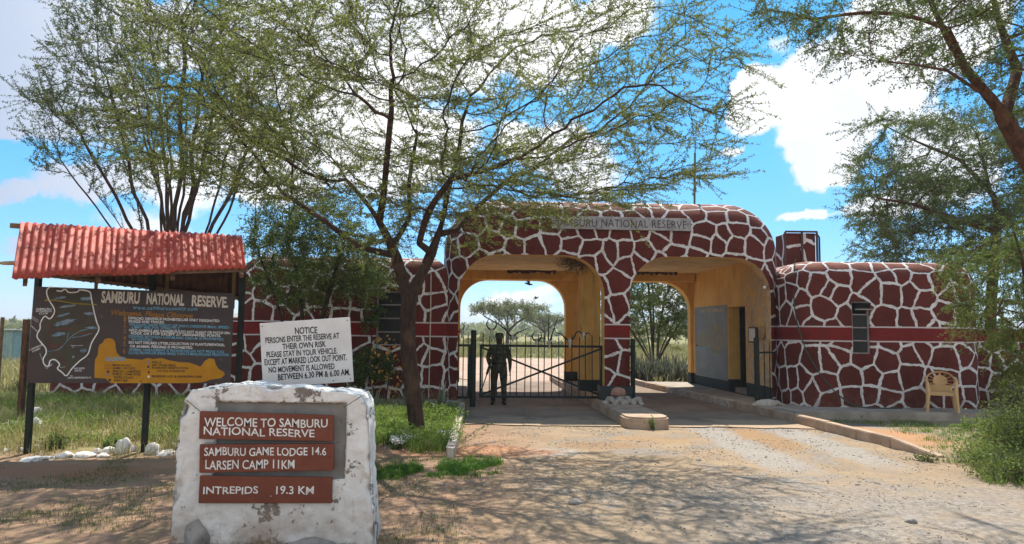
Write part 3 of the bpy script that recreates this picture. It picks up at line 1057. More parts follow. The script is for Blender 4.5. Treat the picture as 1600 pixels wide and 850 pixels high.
def spline(pts, n=6):
    out = []
    for i in range(len(pts) - 1):
        p0 = pts[max(0, i - 1)]; p1 = pts[i]; p2 = pts[i + 1]; p3 = pts[min(len(pts) - 1, i + 2)]
        for k in range(n):
            t = k / n
            out.append(tuple(.5 * (2 * b + (c - a) * t + (2 * a - 5 * b + 4 * c - d) * t * t + (3 * b - a - 3 * c + d) * t ** 3) for a, b, c, d in zip(p0, p1, p2, p3)))
    out.append(tuple(pts[-1]))
    return out


def blob(mb, panel, pts, mi=0, lift=.003):
    mb.add([panel.at(u, v, lift) for u, v in pts], [tuple(range(len(pts)))], mi)


ns = empty('name_board', on_front(971, 350, .05), 'long weathered grey name board over the two arches', 'sign')
pn = Panel(on_front(862, 336.5, .06), on_front(1080, 341.5, .06), on_front(1080, 361, .06), on_front(862, 357, .06), .05, 'board', M['sign_grey'], ns)
mb = MB()
put_text(mb, pn, 'SAMBURU NATIONAL RESERVE', .03, .80, .965, .80, .60, bold=-.004, wob=.05, spacing=1.06)
mb.build('lettering', M['letter_grey'], pn.o)

# roof antenna
ant = MB(); a0 = gw(2.3, 1.2, GH_Z - .05)
ant.tube([a0, a0 + Vector((.03, 0, 1.5))], .028, 8); ant.tube([a0 + Vector((.03, 0, 1.45)), a0 + Vector((.09, .0, 2.35))], [.012, .007], 6)
for k in range(5): ant.beam(a0 + Vector((.045 + k * .006 - .12, 0, 1.75 + k * .11)), a0 + Vector((.045 + k * .006 + .12, 0, 1.75 + k * .11)), .006, .006)
tag(ant.build('roof_antenna', M['wire']), 'thin metal antenna mast standing on the gatehouse roof', 'antenna')
mast = MB(); m0 = Vector((at(399, 300, 18.2).x, 18.2, 3.5)); mast.tube([m0, m0 + Vector((.04, 0, 3.0))], [.015, .01], 6)
tag(mast.build('antenna_mast', M['wire']), 'thin bare mast on the roof of the left block', 'mast')


# --- the two flat-roofed blocks
def block(name, x0, x1, y0, y1, z1, label, cat, side_r=.7, top_r=.55, off=(0, 0), rot=0.0, window=None, door=None, void=True, panes=4, tilt_top=True, square_end=False):
    cx, cy = (x0 + x1) / 2, y0
    root = empty(name, (cx, (y0 + y1) / 2, 0), label, cat)
    me = rounded_block(x0, x1, y0, y1, z1, side_r=side_r, top_r=top_r, square_end=square_end)
    o = bpy.data.objects.new('wall', me); C.objects.link(o)
    if void:
        c_ = MB(); c_.box(((x0 + x1) / 2, (y0 + y1) / 2, 1.5), (x1 - x0 - .55, y1 - y0 - .6, 3.1)); cut(o, c_)
    if window:
        wx0, wx1, wz0, wz1 = window
        c_ = MB(); c_.box(((wx0 + wx1) / 2, y0, (wz0 + wz1) / 2), (wx1 - wx0, 1.6, wz1 - wz0)); cut(o, c_)
    if door:
        c_ = MB(); c_.box(door[0], door[1]); cut(o, c_)
    me = o.data
    coat_uv(me, x0, x1, y0, z1, off, rs=side_r, rt=top_r, k=1.5)
    mi = np.zeros(len(me.polygons), dtype=np.int32)
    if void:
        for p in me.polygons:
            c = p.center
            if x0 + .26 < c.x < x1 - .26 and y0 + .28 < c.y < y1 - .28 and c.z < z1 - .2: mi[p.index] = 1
    me.polygons.foreach_set('material_index', mi)
    for m_ in (M['giraffe'], M['dark']): me.materials.append(m_)
    me.polygons.foreach_set('use_smooth', np.ones(len(me.polygons), dtype=bool)); me.set_sharp_from_angle(angle=radians(32))
    o.parent = root; o.matrix_parent_inverse = Matrix.LocRotScale(root.location, root.rotation_euler, None).inverted()
    if window:
        wx0, wx1, wz0, wz1 = window
        f = MB(); t = .035; yy = y0 + .07
        f.beam((wx0 + t / 2, yy, wz0), (wx0 + t / 2, yy, wz1), t, .05); f.beam((wx1 - t / 2, yy, wz0), (wx1 - t / 2, yy, wz1), t, .05)
        hgt = (wz1 - wz0) / panes
        for k in range(panes + 1):
            z = wz0 + k * hgt; z = min(max(z, wz0 + t / 2), wz1 - t / 2)
            f.box(((wx0 + wx1) / 2, yy, z), (wx1 - wx0 - 2 * t - .002, .045, t * .8))
        win = f.build('window', M['frame'], root)
        for k in range(panes):
            g = MB(); z = wz0 + (k + .5) * hgt
            top = tilt_top and k == panes - 1
            R = Matrix.Rotation(radians(48 if top else 4), 3, 'X')
            g.box(((wx0 + wx1) / 2, yy - (.14 if top else 0), z + (.02 if top else 0)), (wx1 - wx0 - 2 * t - .01, .008, hgt - t), R)
            g.build('pane', M['glass'], win)
        if tilt_top:
            g = MB(); zc = wz1 - hgt * .62; g.box(((wx0 + wx1) / 2, y0 - .17, zc), (wx1 - wx0, .03, .025)); g.build('sash_rail', M['frame'], win)
    return root


def wx(px, Y): return at(px, 500, Y).x
def wz(px, py, Y): return at(px, py, Y).z


RB_Y = 16.25
rb = block('right_block', 6.50, 11.03, RB_Y, 22.4, 3.55, 'low rounded brown block with giraffe pattern right of the gateway', 'building', off=(3.3, 1.7),
           window=(wx(1331, RB_Y), wx(1359, RB_Y), wz(1345, 553, RB_Y), wz(1345, 471, RB_Y)),
           door=(tuple(gw(4.3, 2.45, 1.2)), (1.2, 1.19, 2.7)))
rb.name = 'office_block'
LB_Y = 17.15
lb = block('guard_block', -6.72, -1.56, LB_Y, 19.5, 3.62, 'low brown block with giraffe pattern left of the gateway behind the trees', 'building', side_r=.35, off=(9.1, 4.2), square_end=True,
           window=(wx(588, LB_Y), wx(634, LB_Y), wz(610, 540, LB_Y), wz(610, 455, LB_Y)), tilt_top=False)
cd = MB(); xx = wx(672, LB_Y - .03); cd.tube([(xx, LB_Y - .02, .17), (xx + .01, LB_Y - .02, 2.2), (xx, LB_Y - .02, 3.2)], .014, 6); cd.build('conduit', M['letter_cream'], lb)
# garden walls at both ends
block('boundary_wall', -11.9, -6.74, 18.3, 18.65, 2.1, 'low giraffe patterned garden wall behind the large sign board', 'wall', side_r=.1, top_r=.1, off=(2.2, 8.8), void=False)
block('boundary_wall', 11.05, 19.5, 18.2, 18.55, 1.98, 'low giraffe patterned wall behind the shrub right of the office block', 'wall', side_r=.1, top_r=.1, off=(6.6, 2.8), void=False)

# water tank housing on the roof
tk = empty('roof_tank', (8.55, 20.6, 3.5), 'small giraffe patterned tank housing on the roof behind the arches', 'tank')
x0, x1 = wx(1222, 20.6), wx(1268, 20.6); zt = wz(1250, 367, 20.6)
me = rounded_block(x0, x1, 20.2, 21.0, zt, z0=3.5, side_r=.03, top_r=.03)
coat_uv(me, x0, x1, 20.2, zt, (1.4, .6), .03, .03)
link('tank_wall', me, M['giraffe'], tk)
mb = MB()
for x in (x0 - .03, (x0 + x1) / 2 + .03, x1 + .03): mb.beam((x, 20.17, 3.5), (x, 20.17, zt + .02), .05, .05)
mb.beam((x0 - .03, 20.14, zt + .03), (x1 + .03, 20.14, zt + .03), .05, .05); mb.build('tank_frame', M['rust'], tk)
mb = MB(); mb.tube([(x1 + .06, 20.4, zt - .02), (x1 + .16, 20.4, zt - .03), (x1 + .2, 20.4, zt - .1), (x1 + .2, 20.4, 3.5)], .025, 7); mb.build('overflow_pipe', M['iron'], tk)
# ---------------------------------------------------------------- roofed information board
def Zp(x, y): return (30 + x / 4.571, 430 + y / 4.571)          # two magnified views of the photograph used for setting out
def Zm(x, y): return (40 + x / 5, 440 + y / 5)
def Zn(x, y): return (240 + x / 2.297, 480 + y / 2.297)


BQ = [Zp(105, 80), Zp(1535, 130), Zp(1505, 775), Zp(50, 770)]
sb = empty('information_board', gnd(130, 710), 'large dark brown park rules and map board under a red corrugated roof', 'sign board')
bp = Panel(at(*BQ[0], 9.92), at(*BQ[1], 10.42), at(*BQ[2], 10.42), at(*BQ[3], 9.92), .035, 'board', M['board'], sb)


def bl(body, x0, b0, x1, b1, cap, mat, bold=0.0, shear=0.0, wob=.06, lift=.003, Z=Zp, spacing=1.0):
    u0, v0 = inv_lin(BQ, *Z(x0, b0)); u1, v1 = inv_lin(BQ, *Z(x1, b1))
    hgt = 690 if Z is Zp else 755
    mb = MB(); put_text(mb, bp, body, u0, v0, u1, v1, cap / hgt, bold=bold, shear=shear, wob=wob, lift=lift, spacing=spacing)
    mb.build('lettering', M[mat], bp.o)


bl('SAMBURU', 570, 193, 842, 202, 80, 'letter_cream', .035, 0, .02)
bl('NATIONAL', 892, 203, 1165, 216, 78, 'letter_cream', .035, 0, .02)
bl('RESERVE.', 1220, 217, 1490, 231, 77, 'letter_cream', .035, 0, .02)
bl('www.samburucounty.com', 795, 244, 1262, 253, 27, 'letter_blue', .01, .1, .1, spacing=1.15)
bl('Welcome, Please Observe', 640, 286, 1228, 308, 39, 'letter_ochre', .02, .28, .06)
for k, (b, ch) in enumerate(((331, '1'), (372, '2'), (417, '3'), (465, '4'), (508, '5'), (560, '6'))):
    bl(ch, 728 - k, b, 746 - k, b + 1, 33, 'letter_ochre', .02)
RULES = [('OFFROAD DRIVING IS PROHIBITED,USE ONLY DESIGNATED-', 760, 316, 1430, 336, 'letter_white'), ('ROADS AND TRACKS.', 765, 339, 1022, 346, 'letter_white'),
         ('WILDLIFE HAVE RIGHT OF WAY!.OBSERVE MAX: SPEED-', 765, 361, 1505, 383, 'letter_blue'), ('LIMIT 40K.P.H. STRICTLY.', 786, 382, 1140, 391, 'letter_blue'),
         ('WILD ANIMALS ARE DANGEROUS.DO NOT ALIGHT OR PATCH ON-', 765, 403, 1508, 424, 'letter_white'), ('ROOF, OR STOP EXCEPT AT DESIGNATED POINTS.', 780, 424, 1436, 443, 'letter_white'),
         ('DRIVING BETWEEN 6:30P.M,AND 6:00A.M. IS PROHIBITED,', 765, 447, 1460, 467, 'letter_blue'), ('NO HOOTING.', 786, 467, 936, 473, 'letter_blue'),
         ('DO NOT DISCARD LITTER,COLLECTION OF PLANTS,FIREWOOD,', 765, 490, 1466, 509, 'letter_white'), ('OR ANIMAL FEEDING IS PROHIBITED.', 772, 517, 1230, 528, 'letter_white'),
         ('ANIMAL HARASSMENT IS PROHIBITED,DO NOT MOVE TOO', 765, 541, 1460, 558, 'letter_blue'), ('CLOSE,CROWD,OR SPEND MORE THAN 10 MINS.AROUND PREDATORS.', 762, 563, 1500, 580, 'letter_blue')]
for body, x0, b0, x1, b1, m_ in RULES: bl(body, x0, b0, x1, b1, 18.5, m_, .018)
AMB = [(525, 605), (545, 572), (550, 520), (560, 495), (580, 485), (592, 460), (620, 450), (650, 455), (668, 475), (672, 520), (680, 555), (700, 577), (740, 595), (800, 600), (860, 605),
       (900, 592), (940, 600), (1000, 592), (1060, 610), (1120, 620), (1200, 625), (1250, 640), (1285, 655), (1320, 612), (1350, 595), (1388, 600), (1400, 640), (1420, 670), (1458, 690),
       (1468, 710), (1440, 735), (1370, 745), (1300, 765), (1200, 771), (640, 771), (600, 738), (522, 732)]
mb = MB(); blob(mb, bp, [inv_lin(BQ, *Zp(*p)) for p in reversed(AMB)], lift=.002); leg_p = mb.build('legend_patch', M['amber'], bp.o)
for body, x0, x1, b in (('MAIN ROADS', 650, 780, 650), ('GAME CIRCUITS', 650, 810, 671), ('SPECIAL CAMPSITES', 650, 850, 694), ('PUBLIC CAMP SITES', 650, 850, 714), ('RIVER ROAD', 660, 796, 736),
                        ('AIRSTRIP', 655, 758, 757), ('HILLS', 932, 1000, 628), ('DRY RIVER BEDS', 932, 1104, 650), ('RIVERINE VEGETATION', 932, 1194, 669), ('CATTLE CORRIDOR', 965, 1173, 691),
                        ("RESERVE HQ' & RANGERS LINE", 932, 1296, 729)):
    bl(body, x0, b, x1, b + 3, 15, 'letter_black', .02, lift=.004)
bl('LEGEND', 602, 611, 742, 612, 26, 'letter_blue', .02, lift=.004)


def brib(pts, w, mat, name, Z=Zm, sp=True, lift=.0035):
    p = [inv_lin(BQ, *Z(*q)) for q in pts]
    if sp: p = spline(p, 5)
    mb = MB(); ribbon(mb, bp, p, w, lift=lift, aspect=2.05); mb.build(name, M[mat], bp.o)


OUT = [(210, 45), (180, 45), (160, 80), (175, 140), (205, 190), (220, 230), (205, 270), (180, 292), (150, 272), (130, 290), (112, 330), (110, 370), (90, 410), (90, 440), (115, 475), (150, 520), (155, 560),
       (135, 600), (135, 635), (155, 660), (175, 655), (185, 620), (215, 610), (245, 630), (255, 655), (240, 680), (275, 710), (308, 735), (350, 680), (410, 620), (470, 570), (500, 480), (555, 380), (540, 320),
       (520, 240), (500, 140), (485, 80), (410, 65), (395, 80), (330, 85), (300, 60), (270, 75), (235, 70)]
mb = MB(); blob(mb, bp, [inv_lin(BQ, *Zm(*p)) for p in spline(OUT, 3)][::-1], lift=.0015); mb.build('map_land', M['map_green'], bp.o)
brib(OUT, .0125, 'letter_white', 'map_outline')
brib([(145, 147), (240, 150), (380, 172), (540, 180)], .012, 'map_yellow', 'map_line')
for pts in ([(205, 140), (225, 230), (190, 330), (180, 420), (190, 500), (250, 560), (290, 640), (320, 690)], [(190, 385), (260, 370), (330, 368), (420, 400), (510, 410)], [(180, 510), (240, 500), (290, 495)], [(100, 325), (150, 320)]):
    brib(pts, .006, 'map_red', 'map_line')
for pts in ([(165, 548), (250, 530), (310, 470), (360, 420), (420, 385), (470, 375)], [(310, 470), (325, 400)], [(350, 440), (440, 425), (500, 405)]):
    brib(pts, .007, 'map_blue', 'map_line')
for (x, y, w, h, a) in ((262, 128, 46, 10, -10), (460, 133, 46, 13, 0), (325, 192, 64, 9, -9), (295, 320, 78, 18, -16), (250, 415, 50, 15, -12), (485, 250, 42, 11, 2), (500, 362, 44, 10, 2), (437, 541, 28, 13, 0), (358, 512, 10, 10, 0), (360, 590, 10, 9, 0), (285, 262, 50, 8, -16)):
    mb = MB(); rr = random.Random(x)
    pts = []
    for k in range(18):
        t = 2 * pi * k / 18; q = 1 + rr.uniform(-.25, .25)
        ex, ey = cos(t) * w * q, sin(t) * h * q; ca, sa = cos(radians(a)), sin(radians(a))
        pts.append(inv_lin(BQ, *Zm(x + ex * ca - ey * sa, y + ex * sa + ey * ca)))
    blob(mb, bp, pts[::-1], lift=.003); mb.build('map_hill', M['map_blue'], bp.o)
for body, x0, b0, x1, b1, cap in (('SAMBURU', 82, 222, 196, 222, 14), ('INTREPIDS', 80, 239, 198, 240, 14), ('CLUB', 102, 257, 168, 256, 14), ('WEST GATE', 250, 50, 360, 54, 11), ('SAMBURU LODGE', 42, 352, 92, 398, 12),
                                  ('LARSENS', 32, 542, 128, 502, 14), ('CAMP', 50, 556, 112, 530, 14), ('EWASO NYIRO', 108, 570, 150, 680, 12), ('RIVER', 158, 684, 200, 652, 12), ('ARCHERS', 366, 686, 446, 684, 13), ('GATE', 370, 702, 424, 703, 13),
                                  ('TO', 334, 742, 354, 742, 10), ('ARCHERS/ISIOLO', 316, 758, 494, 756, 13), ):
    bl(body, x0, b0, x1, b1, cap, 'letter_white', .01, Z=Zm, lift=.0045)
for a_, b_ in (((52, 272), (100, 306)), ((48, 286), (98, 320)), ((340, 500), (435, 500)), ((270, 312), (350, 304)), ((262, 672), (300, 664)), ((195, 160), (328, 172)), ((262, 200), (380, 186)), ((440, 250), (520, 250))):
    brib([a_, ((a_[0] + b_[0]) / 2, (a_[1] + b_[1]) / 2 + 2), b_], .007, 'letter_grey' if a_[0] == 195 else 'sign_grey', 'map_scrawl', lift=.0045)
for (x, y, c_) in ((618, 690, 'letter_black'), (614, 712, 'map_blue'), (905, 622, 'map_blue'), (905, 655, 'map_green'), (908, 692, 'map_red'), (908, 725, 'letter_white'), (630, 748, 'letter_black')):
    mb = MB(); blob(mb, bp, [inv_lin(BQ, *Zp(x + 9 * cos(t), y + 9 * sin(t))) for t in [2 * pi * k / 10 for k in range(10)]][::-1], lift=.004); mb.build('legend_symbol', M[c_], bp.o)
for y, c_ in ((643, 'map_red'), (664, 'map_red')): brib([(588, y), (640, y + 1)], .004, c_, 'legend_symbol', Z=Zp, sp=False, lift=.004)
# posts
for px, py, Y, top in ((37, 711, None, 2.62), (221, 708, None, 2.78), (366, 708, None, 2.72)):
    b = gnd(px, py); b.z = 0
    if px > 300: b = Vector((at(371, 560, 10.5).x, 10.5, 0))
    mb = MB(); mb.box((b.x, b.y + .07, top / 2 - .1), (.07, .07, top + .2)); mb.build('post', M['iron'], sb)
# roof: two slopes of corrugated sheets on a rough timber frame
eL, eR = at(20, 435, 9.38), at(384, 421, 9.92); rL, rR = at(33, 347, 10.18), at(378, 369, 10.72)
bL, bR = at(30, 427, 11.05), at(374, 470, 11.55)


def corr(A, B, Cc, D, n, amp=.015):
    """A,B eave left/right, D,C ridge left/right"""
    nn = (B - A).cross(D - A).normalized()
    rows = []
    for j in range(7):
        v = j / 6; row = []
        for k in range(n * 8 + 1):
            u = k / (n * 8)
            p = (A * (1 - u) + B * u) * (1 - v) + (D * (1 - u) + Cc * u) * v
            w = amp * cos(2 * pi * k / 8) + .006 * fbm(p.x, p.z * 2, 1.5)
            row.append(p + nn * w)
        rows.append(row)
    return np.array(rows)


nsh = 4
cuts = [0, .155, .405, .66, 1.0]
for i in range(nsh):
    a, b = cuts[i], cuts[i + 1] + (.008 if i < 3 else 0)
    up = Vector((0, -.004, .008)) * (i % 2)
    j = Vector((0, random.uniform(-.02, .02), random.uniform(-.012, .012)))
    g = corr(eL.lerp(eR, a) + up + j, eL.lerp(eR, b) + up + j, rL.lerp(rR, b) + up, rL.lerp(rR, a) + up, max(3, round((b - a) * 31)))
    o = grid_mesh('roof_sheet', g, M['roof'], sb)
    o.modifiers.new('s', 'SOLIDIFY').thickness = .0025; apply_mods(o)
    g = corr(bL.lerp(bR, a), bL.lerp(bR, b), rL.lerp(rR, b) - Vector((0, 0, .02)), rL.lerp(rR, a) - Vector((0, 0, .02)), max(3, round((b - a) * 31)))
    o = grid_mesh('rear_roof_sheet', g, M['rust'], sb)
for v in (.08, .5, .9):
    for k in range(16):
        mb = MB(); q = eL.lerp(eR, (k + .5) / 16).lerp(rL.lerp(rR, (k + .5) / 16), v) + Vector((0, -.008, .014)); mb.ball(q, (.012, .012, .007), 6, 4); mb.build('roof_nail', M['rust'], sb)
for u, v in ((.02, .03), (.5, .025), (.98, .03), (.02, .97), (.55, .975), (.98, .97)):
    mb = MB(); mb.ball(bp.at(u, v, .002), .010, 7, 5); mb.build('screw', M['rust'], sb)
dn = Vector((0, 0, -.06))
mb = MB(); mb.beam(rL + Vector((-.16, .02, -.05)), rR + dn, .06, .07); mb.build('ridge_pole', M['wood'], sb)
for t in (.42, .9):
    mb = MB(); mb.beam(eL.lerp(rL, 1 - t) + dn + Vector((.05, 0, 0)), eR.lerp(rR, 1 - t) + dn + Vector((.03, 0, 0)), .05, .05); mb.build('purlin', M['wood'], sb)
    mb = MB(); mb.beam(bL.lerp(rL, 1 - t) + dn, bR.lerp(rR, 1 - t) + dn + Vector((.02, 0, 0)), .05, .05); mb.build('purlin', M['wood'], sb)
for u in (.03, .34, .66, .97):
    mb = MB(); e, r, b = eL.lerp(eR, u), rL.lerp(rR, u), bL.lerp(bR, u); d3 = Vector((0, 0, -.12))
    mb.beam(e + d3 + Vector((0, .1, .04)), r + d3, .05, .06); mb.beam(r + d3 + Vector((.004, 0, 0)), b + d3 + Vector((.004, 0, 0)), .05, .06); mb.build('rafter', M['wood'], sb)
p = at(-8, 411, 9.75)
mb = MB(); mb.tube([p, p + Vector((.12, .01, .0)), p + Vector((.5, .06, .01))], [.006, .028, .034], 7); mb.build('pole_end', M['pale_wood'], sb)
# leaning fence post behind
p = at(42, 500, 13.5); mb = MB(); mb.box((p.x, 13.5, .95), (.09, .09, 2.0)); tag(mb.build('fence_post', M['bark_red']), 'weathered reddish post standing left behind the large sign board', 'post')
p = at(4, 500, 20.0); mb = MB(); mb.tube([(p.x, 20, -.1), (p.x, 20, 2.05)], .05, 7)
tag(mb.build('fence_post', M['wood']), 'grey timber post in the meadow near the teal shed', 'post')

# ---------------------------------------------------------------- notice board behind the stone marker
NQ = [Zn(380, 58), Zn(704, 35), Zn(717, 268), Zn(392, 290)]
nb = empty('notice_board', (at(480, 640, 6.9).x, 6.95, 0), 'tilted white notice board with black capitals behind the white stone marker', 'sign board')
npn = Panel(*[at(*q, 6.85) for q in NQ], .02, 'board', M['notice'], nb)
for body, x0, b0, x1, b1, cap in (('NOTICE', 508, 97, 588, 93, 23), ('PERSONS ENTER THE RESERVE AT', 402, 130, 667, 112, 20), ('THEIR OWN RISK', 463, 152, 619, 142, 20), ('PLEASE STAY IN YOUR VEHICLE.', 406, 181, 660, 166, 20),
                                  ('EXCEPT AT MARKED LOOK OUT POINT.', 399, 209, 694, 190, 21), ('NO MOVEMENT IS ALLOWED', 414, 236, 650, 221, 20), ('BETWEEN 6.30 PM & 6.00 AM.', 447, 262, 706, 243, 21)):
    u0, v0 = inv_lin(NQ, *Zn(x0, b0)); u1, v1 = inv_lin(NQ, *Zn(x1, b1))
    mb = MB(); put_text(mb, npn, body, u0, v0, u1, v1, cap / 232, bold=.016, wob=.05); mb.build('lettering', M['letter_black'], npn.o)
for u, v in ((.03, .05), (.97, .05), (.22, .5), (.78, .96), (.03, .95), (.97, .95)):
    mb = MB(); mb.ball(npn.at(u, v, .001), .006, 7, 5); mb.build('screw', M['rust'], nb)
for t in (.22, .78):
    p = npn.at(t, .9, -.05); mb = MB(); mb.box((p.x, p.y + .03, .55), (.06, .05, 1.3)); mb.build('post', M['wood'], nb)

# ---------------------------------------------------------------- white stone marker with three brown planks
MY = 6.15
def mp(x, y, Y=MY): return at(*Zn(x, y), Y)


ms = empty('stone_marker', (mp(425, 820).x, MY + .2, 0), 'thick whitewashed stone marker carrying three brown direction planks', 'stone sign')
Lp = [(50, 872), (55, 800), (62, 720), (72, 620), (80, 500), (92, 390), (112, 325), (128, 300)]
Rp = [(800, 862), (795, 800), (783, 690), (773, 560), (768, 440), (762, 360), (752, 330), (740, 316)]
Tp = [(128, 300), (150, 290), (200, 288), (270, 274), (320, 280), (380, 287), (430, 284), (520, 291), (620, 301), (700, 305), (740, 316)]
def lerp_list(pts, t):
    f = t * (len(pts) - 1); i = min(len(pts) - 2, int(f)); k = f - i
    return pts[i].lerp(pts[i + 1], k)
Lw = [mp(*p) for p in Lp]; Rw = [mp(*p) for p in Rp]; Tw = [mp(*p) for p in Tp]
for l_ in (Lw, Rw): l_[0].z = -.06
NU, NV, ND = 120, 90, 16
TH = .42
rc0, rc1 = mp(222, 340), mp(683, 620)
rowsP = []
for j in range(NV + ND + 1):
    v = min(1, j / NV); b = max(0, (j - NV) / ND)
    row = []
    for i in range(-ND, NU + ND + 1):
        u = min(1, max(0, i / NU)); a = max(0, -i / ND, (i - NU) / ND)
        l, r = lerp_list(Lw, v), lerp_list(Rw, v); tp = lerp_list(Tw, u)
        x = l.x + (r.x - l.x) * u
        base_top = Lw[-1].z + (Rw[-1].z - Lw[-1].z) * u
        z = l.z + (r.z - l.z) * u + (tp.z - base_top) * v
        back = max(a, b)
        y = MY + TH * back
        d = min(u * 1.75, (1 - u) * 1.75, (1 - v) * 1.3)
        rr = .034
        if back == 0 and d < rr: y += rr * (1 - sqrt(max(0, 1 - (1 - d / rr) ** 2))) * .9
        chip = mnoise.fractal(Vector((x * 5, 3.0, z * 5)), 1, 2, 3)
        if back == 0 and d < .11: y += max(0, chip - .12) * .22 * (1 - d / .11)
        n1 = mnoise.fractal(Vector((x * 2.2, y * 2.2, z * 2.2)), 1, 2, 5) * .014
        n2 = mnoise.fractal(Vector((x * 11, y * 11, z * 11 + 4)), 1, 2, 5) * .011
        inr = smooth01(rc0.x - .012, rc0.x + .012, x + n2) * smooth01(rc1.x + .012, rc1.x - .012, x + n2) * smooth01(rc1.z - .012, rc1.z + .012, z + n2) * smooth01(rc0.z + .012, rc0.z - .012, z + n2)
        if a == 0 and b == 0:
            y += max(-.006, n1 + n2 + .008) * (1 - .8 * inr) + .05 * inr
        else:
            x += (n1 + n2) * (1 if a else 0) * 1.2; z += (n1 + n2) * (1 if b else 0) * 1.2
        if a: x += (-1 if i < 0 else 1) * -.05 * a * (1 - v)
        row.append((x, y, z))
    rowsP.append(row)
gP = np.array(rowsP)
so = grid_mesh('stone', gP, M['whitewash'], ms)
so.data.materials.append(M['cement'])
for p in so.data.polygons:
    c = p.center
    w = .01 * mnoise.noise(Vector((c.x * 20, 0, c.z * 20)))
    if rc0.x + w < c.x < rc1.x + w and rc1.z + w < c.z < rc0.z + w and c.y < MY + .2: p.material_index = 1
PLANKS = [([(165, 373), (645, 388), (645, 482), (162, 473)], [('WELCOME TO SAMBURU', 182, 426, 625, 432, 31), ('NATIONAL RESERVE', 180, 457, 578, 466, 28)]),
          ([(165, 493), (646, 490), (645, 586), (163, 595)], [('SAMBURU GAME LODGE 14.6', 182, 533, 620, 531, 29), ('LARSEN CAMP 11KM', 186, 582, 506, 578, 32)]),
          ([(165, 605), (641, 611), (638, 704), (160, 704)], [('INTREPIDS', 178, 670, 375, 669, 26), (',', 419, 678, 423, 678, 9), ('19.3 KM', 440, 669, 575, 671, 29)])]
for q, lines in PLANKS:
    Q = [Zn(*p) for p in q]
    pp = Panel(*[at(*p, MY - .03) for p in Q], .028, 'plank', M['plank'], ms)
    hh = q[3][1] - q[0][1]
    for body, x0, b0, x1, b1, cap in lines:
        u0, v0 = inv_lin(Q, *Zn(x0, b0)); u1, v1 = inv_lin(Q, *Zn(x1, b1))
        mb = MB(); put_text(mb, pp, body, u0, v0, u1, v1, cap / hh, bold=.012, wob=.085, spacing=1.0); mb.build('lettering', M['letter_white'], pp.o)
    for u in (.03, .97):
        mb = MB(); mb.ball(pp.at(u, .5, .0), .007, 8, 5); mb.build('nail', M['rust'], pp.o)
for pts in (((118, 333), (165, 372)), ((745, 320), (683, 360)), ((183, 487), (672, 486))):
    mb = MB(); mb.tube([mp(*p, MY - .02) for p in pts], .0035, 5); mb.build('tie_wire', M['wire'], ms)


# ---------------------------------------------------------------- rocks
def rock_mesh(name, sx, sy, sz, seed, sub=3, rough=.32, flat=.35):
    bm = bmesh.new(); bmesh.ops.create_icosphere(bm, subdivisions=sub, radius=1)
    o = Vector((seed * 3.7, seed * 1.3, seed * 2.1))
    for v in bm.verts:
        n = mnoise.fractal(v.co * 1.1 + o, 1, 2, 4) * rough + mnoise.voronoi(v.co * 1.3 + o)[0][0] * rough * .6
        v.co *= 1 + n - .1
        if v.co.z < -flat: v.co.z = -flat + (v.co.z + flat) * .1
        v.co = Vector((v.co.x * sx, v.co.y * sy, (v.co.z + flat) * sz))
    me = bpy.data.meshes.new(name); bm.to_mesh(me); bm.free()
    return me


def rock(x, y, sx, sy, sz, mat, label, group, name='rock', rz=0, z=-.02, seed=None):
    seed = seed if seed is not None else random.uniform(0, 50)
    o = link(name, rock_mesh(name, sx, sy, sz, seed), mat, smooth=True, sharp=40)
    o.location = (x, y, z); o.rotation_euler = (0, 0, rz)
    return tag(o, label, 'rock', group)


WR = [(13, 672, 30, 16), (52, 655, 22, 20), (66, 660, 20, 12), (55, 672, 24, 20), (54, 702, 14, 9), (5, 708, 16, 10), (28, 709, 14, 12), (54, 720, 50, 9), (84, 716, 12, 8), (98, 716, 26, 12), (127, 715, 36, 11), (148, 709, 16, 10), (157, 715, 22, 9), (170, 708, 26, 12),
      (189, 710, 26, 28), (202, 707, 16, 14), (235, 711, 28, 22), (257, 712, 34, 11), (268, 702, 16, 12)]
WLAB = {0: 'wide whitewashed rock in the grass at the left edge', 1: 'upper whitewashed rock of the small heap beside the left sign post', 2: 'pointed whitewashed rock lying right of the heap beside the sign post', 3: 'lower whitewashed rock of the small heap beside the left sign post',
        7: 'long flat whitewashed rock at the left end of the border row', 14: 'tallest whitewashed rock of the border row left of the middle post', 16: 'blocky whitewashed rock just right of the middle sign post', 17: 'flat whitewashed rock near the white stone marker'}
for i, (px, py, w, h) in enumerate(WR):
    g = gnd(px, py); k = g.y / FPX
    rock(g.x, g.y + .06, w * k * .44, w * k * .36, h * k * .68, M['white_rock'], WLAB.get(i, 'small whitewashed border rock in the grass below the large sign board'), 'whitewashed border rocks', 'border_rock', rz=random.uniform(-.4, .4))
for px, py, w, h, rz, lab in ((514, 843, 50, 36, .1, 'squared grey stone leaning at the right foot of the white marker'), (300, 856, 40, 36, .4, 'grey triangular stone at the left foot of the white marker'), (482, 860, 80, 16, 0, 'flat grey slab of stone lying before the white marker'),
                              (556, 845, 36, 10, .2, 'thin flat stone right of the white marker foot'), (530, 858, 36, 9, .5, 'small flat stone between the slab and the squared stone')):
    g = gnd(px, py); k = g.y / FPX
    rock(g.x, g.y + .1, w * k * .52, .13 if h > 20 else .1, h * k * .75, M['rock'], lab, 'stones at the foot of the marker', 'foot_stone', rz=rz)
g = gnd(899, 786); rock(g.x, g.y, .075, .06, .05, M['rock'], 'lone grey stone lying on the dirt forecourt', 'loose stones on the forecourt', 'loose_stone')
